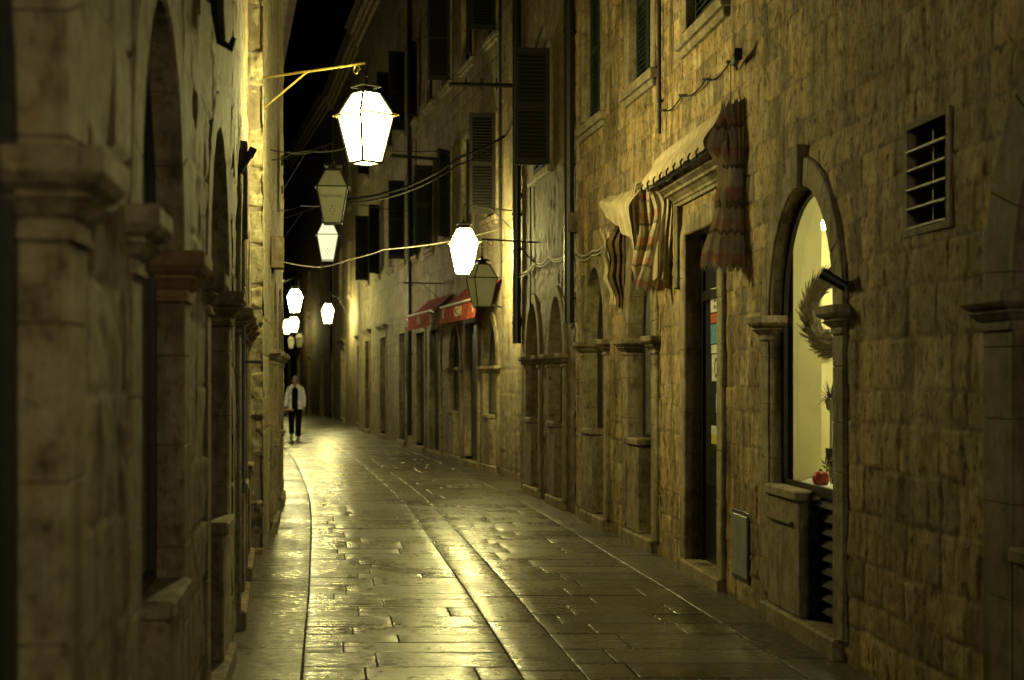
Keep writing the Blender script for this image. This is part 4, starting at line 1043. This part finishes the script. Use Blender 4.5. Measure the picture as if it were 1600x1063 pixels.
t = R2.root('striped_awning', label='crumpled cream awning sagging over the second arched window, with a brown scalloped side curtain', cat='awning')
m = MB()
def hood2(p, q):      # droops towards its near end
    u = lerp(ua2, ub2, p); drop = lerp(.62, .20, p**.8)
    v = prof([(0, .03), (.2, .16), (.5, .26), (1, .22)], q)+.016*math.sin(p*14+q*3)
    z = 3.52-.04*(1-p)-drop*q**1.3+.012*math.sin(p*21+q*4)
    return (u, v, z)
m.grid(hood2, 60, 18, lambda p, q: (p+q*.25, q)); m.build('canopy', 'cream', t, smooth=True, fix=False)
drape(t, R2, ub2-.03, 3.34, 2.36, [(0, .20), (.12, .13), (.3, .20), (.7, .19), (1, .10)], 'browncloth', 4, .03, seed=8, fringe=False, scallop=3)
drape(t, R2, ub2+.03, 3.16, 2.40, [(0, .25), (.5, .235), (1, .16)], 'cream', 2, .015, seed=10, fringe=False, scallop=3, start=[(0, .15), (1, .08)], name='scalloped_edge')
for k in range(3):
    m = MB(); x = ua2+.05+k*.035; m.tube([(x, .05, 3.5), (x, .19, 3.47), (x+.01, .22, 3.3), (x, .2, 2.95), (x, .17, 2.72)], .014, 8); m.build('folded_edge', 'cream' if k % 2 == 0 else 'browncloth', t, smooth=True)
drape(t, R2, ua2+.015, 3.45, 2.50, [(0, .18), (.4, .17), (.8, .24), (1, .2)], 'stripe', 3, .03, seed=12)

# ------------------------------------------------------------------ ledge at the end of the left wall
q = P(446, 641, 20.3)
t = empty('wall_ledge', (q.x-.06, q.y, 0), L3.rz, 'small wooden ledge jutting from the left wall in front of the walking man', 'ledge')
m = MB(); m.box(-.2, .2, -.10, .17, 1.17, 1.195, .004); m.build('board', 'trimorange', t)
m = MB(); m.tube([(0, -.08, .95), (0, .10, 1.17)], .01, 6); m.build('strut', 'iron', t)

# ------------------------------------------------------------------ the walking man
def skin_obj(name, chains, mat, parent, sub=2):
    """chains: list of (points, radii, parent index or None)"""
    vs = []; es = []; rs = []
    for pts, rad, link in chains:
        base = len(vs)
        for i, (p, r) in enumerate(zip(pts, rad)):
            vs.append(p); rs.append(r)
            if i: es.append((base+i-1, base+i))
        if link is not None: es.append((link, base))
    me = bpy.data.meshes.new(name); me.from_pydata(vs, es, []); me.materials.append(M[mat])
    o = bpy.data.objects.new(name, me); COL.objects.link(o)
    sk = o.modifiers.new('Skin', 'SKIN'); sk.use_smooth_shade = True
    for i, r in enumerate(rs):
        rr = r if isinstance(r, tuple) else (r, r); me.skin_vertices[0].data[i].radius = rr
    me.skin_vertices[0].data[0].use_root = True
    o.modifiers.new('Sub', 'SUBSURF').levels = sub; o.modifiers['Sub'].render_levels = sub
    o.parent = parent; return o
mp = P(461.5, 684, 37.8)
man = empty('person', (mp.x, mp.y, 0), .05, 'grey-haired man in an open pale jacket and dark trousers walking towards the viewer', 'person')
# local: -Y faces the viewer. the man's left leg (viewer's right) steps forward
hipL, hipR = (.09, 0, .86), (-.09, 0, .86)
legF = [(.085, 0, .84), (.095, -.13, .47), (.09, -.16, .09)]
legB = [(-.085, 0, .84), (-.10, -.02, .48), (-.12, .26, .17)]
head = (0, -.04, 1.56)
body = skin_obj('body', [
    ([(0, 0, .90), (0, 0, 1.05), (0, .0, 1.22), (0, -.01, 1.36), (0, -.02, 1.43), (0, -.035, 1.49), (0, -.045, 1.56), (0, -.04, 1.63)],
     [(.14, .10), (.14, .10), (.155, .105), (.15, .10), (.06, .055), (.055, .055), (.074, .088), (.062, .072)], None),
    ([(.19, 0, 1.36), (.25, .03, 1.10), (.25, -.08, .87), (.245, -.10, .82)], [.05, .042, .032, .026], 3),
    ([(-.19, 0, 1.36), (-.25, .02, 1.10), (-.27, -.02, .86), (-.27, -.03, .81)], [.05, .042, .032, .026], 3),
    ([legF[0], legF[1], legF[2]], [.075, .052, .04], 0),
    ([legB[0], legB[1], legB[2]], [.075, .052, .04], 0)], 'skin', man)
for sx, (hx, hy, hz) in ((1, (.245, -.10, .82)), (-1, (-.27, -.03, .81))):
    hand = skin_obj('hand', [([(hx, hy, hz+.02), (hx, hy-.01, hz-.03), (hx, hy-.015, hz-.06)], [(.018, .028), (.02, .036), (.016, .034)], None)]+
        [([(hx, hy-.045+.02*k, hz-.06), (hx-.008*sx, hy-.05+.02*k, hz-.095), (hx-.022*sx, hy-.052+.02*k, hz-.095-[.03, .036, .034, .024][k])], [.009, .0085, .007], 2) for k in range(4)]+
        [([(hx-.012*sx, hy-.04, hz-.02), (hx-.02*sx, hy-.065, hz-.06), (hx-.022*sx, hy-.07, hz-.085)], [.011, .010, .008], 1)], 'skin', man, 1)
m = MB()   # nose, ears, eyes sit on the head
m.tube([(0, -.128, 1.585), (0, -.15, 1.55), (0, -.135, 1.54)], [.008, .014, .010], 8)
for s in (-1, 1): m.tube([(s*.082, -.03, 1.585), (s*.09, -.02, 1.56), (s*.082, -.03, 1.535)], [.008, .016, .008], 6)
m.tube([(-.022, -.128, 1.513), (0, -.133, 1.512), (.022, -.128, 1.513)], .005, 6)
m.build('face', 'skin', man, smooth=True)
m = MB()
for s in (-1, 1): m.tube([(s*.030-.012, -.118, 1.575), (s*.030, -.122, 1.576), (s*.030+.012, -.118, 1.575)], .005, 6)
m.build('eyes', 'dark', man)
m = MB()
def cap_(p, q):
    th = 2*PI*p; ph = lerp(.02, 1.5+.25*math.sin(th), q); return (.088*math.sin(ph)*math.cos(th), -.03+.10*math.sin(ph)*math.sin(th)+.012, 1.60+.095*math.cos(ph))
m.grid(cap_, 24, 10); m.build('hair', 'grey_hair', man, smooth=True)
skin_obj('jersey', [([(0, 0, .84), (0, 0, 1.0), (0, 0, 1.2), (0, -.005, 1.36), (0, -.015, 1.44)], [(.165, .12), (.165, .125), (.17, .125), (.165, .115), (.07, .07)], None)], 'shirt', man)
skin_obj('trousers', [([(0, 0, .95), (0, 0, .86)], [(.165, .12), (.15, .12)], None),
    ([(.09, -.01, .78), (.097, -.12, .48), (.092, -.145, .28), (.09, -.155, .07)], [.105, .088, .082, .086], 1),
    ([(-.09, 0, .78), (-.10, -.03, .49), (-.112, .12, .30), (-.12, .25, .14)], [.105, .088, .082, .084], 1)], 'shirt', man)
m = MB()
def shoe(x, y, z, pit):
    R = []
    for (yy, w, z0, z1) in ((.10, .025, .0, .05), (.07, .04, 0, .085), (0, .042, 0, .08), (-.08, .048, 0, .055), (-.14, .045, 0, .04), (-.17, .02, .005, .03)):
        pts = [(-w, yy, z0), (w, yy, z0), (w, yy, (z0+z1)/2), (w*.6, yy, z1), (-w*.6, yy, z1), (-w, yy, (z0+z1)/2)]
        c, s = math.cos(pit), math.sin(pit)
        R.append([(x+a, y+b*c-cc*s, z+b*s+cc*c) for a, b, cc in pts])
    return R
m.rings(shoe(.09, -.19, .002, 0)); m.build('shoe', 'shoe', man, smooth=True)
m = MB(); m.rings(shoe(-.12, .24, .12, .75)); m.build('shoe', 'shoe', man, smooth=True)
m = MB()   # open jacket
def jk(p, q):
    z = lerp(1.45, .80, q); op = prof([(0, .55), (.15, .50), (1, .42)], q)
    th = lerp(-PI/2+op, 1.5*PI-op, p); rx = prof([(0, .10), (.12, .18), (.5, .175), (1, .205)], q); ry = prof([(0, .09), (.12, .135), (.5, .145), (1, .165)], q)
    f = 1+.03*math.sin(th*7+q*6); return (rx*f*math.cos(th), ry*f*math.sin(th), z+.01*math.sin(th*5))
m.grid(jk, 48, 24); j = m.build('jacket', 'jacket', man, smooth=True, fix=False)
md = j.modifiers.new('Solid', 'SOLIDIFY'); md.thickness = .012
skin_obj('sleeve', [([(.12, 0, 1.38), (.175, 0, 1.36), (.235, .03, 1.10), (.24, -.085, .86)], [.06, .066, .056, .048], None)], 'jacket', man)
skin_obj('sleeve', [([(-.12, 0, 1.38), (-.175, 0, 1.36), (-.24, .02, 1.10), (-.265, -.02, .86)], [.06, .066, .056, .048], None)], 'jacket', man)
m = MB(); m.tube([(-.085, .0, 1.43), (-.06, -.07, 1.42), (-.05, -.115, 1.36)], [.02, .024, .01], 8); m.tube([(.085, .0, 1.43), (.06, -.07, 1.42), (.05, -.115, 1.36)], [.02, .024, .01], 8)
m.tube([(-.085, .0, 1.43), (-.05, .075, 1.455), (.05, .075, 1.455), (.085, 0, 1.43)], .024, 8); m.build('collar', 'jacket', man, smooth=True)

# ------------------------------------------------------------------ night sky, camera
w = bpy.data.worlds.new('World'); scn.world = w; w.use_nodes = True
nt = w.node_tree; bg = nt.nodes['Background']
sky = nt.nodes.new('ShaderNodeTexSky'); sky.sky_type = 'NISHITA'; sky.sun_disc = False; sky.sun_elevation = math.radians(-6); sky.sun_rotation = math.radians(200)
nt.links.new(sky.outputs[0], bg.inputs[0]); bg.inputs[1].default_value = .02
cam = bpy.data.cameras.new('camera'); co = bpy.data.objects.new('camera', cam); COL.objects.link(co)
co.location = (0, 0, EYE); co.rotation_euler = (PI/2, 0, 0)
cam.lens = 50; cam.sensor_width = 36; cam.shift_y = (HY-531.5)/1600
cam.clip_end = 1500; cam.clip_start = .05
cam.dof.use_dof = True; cam.dof.focus_distance = 12.0; cam.dof.aperture_fstop = 2.4; cam.dof.aperture_blades = 9
scn.camera = co
scn.view_settings.view_transform = 'Standard'; scn.view_settings.look = 'None'; scn.view_settings.exposure = 0; scn.view_settings.gamma = 1
cy = scn.cycles
cy.use_denoising = True; cy.max_bounces = 6; cy.diffuse_bounces = 1; cy.glossy_bounces = 3; cy.transparent_max_bounces = 8
cy.sample_clamp_indirect = 4.0; cy.use_light_tree = True; cy.caustics_reflective = False; cy.caustics_refractive = False
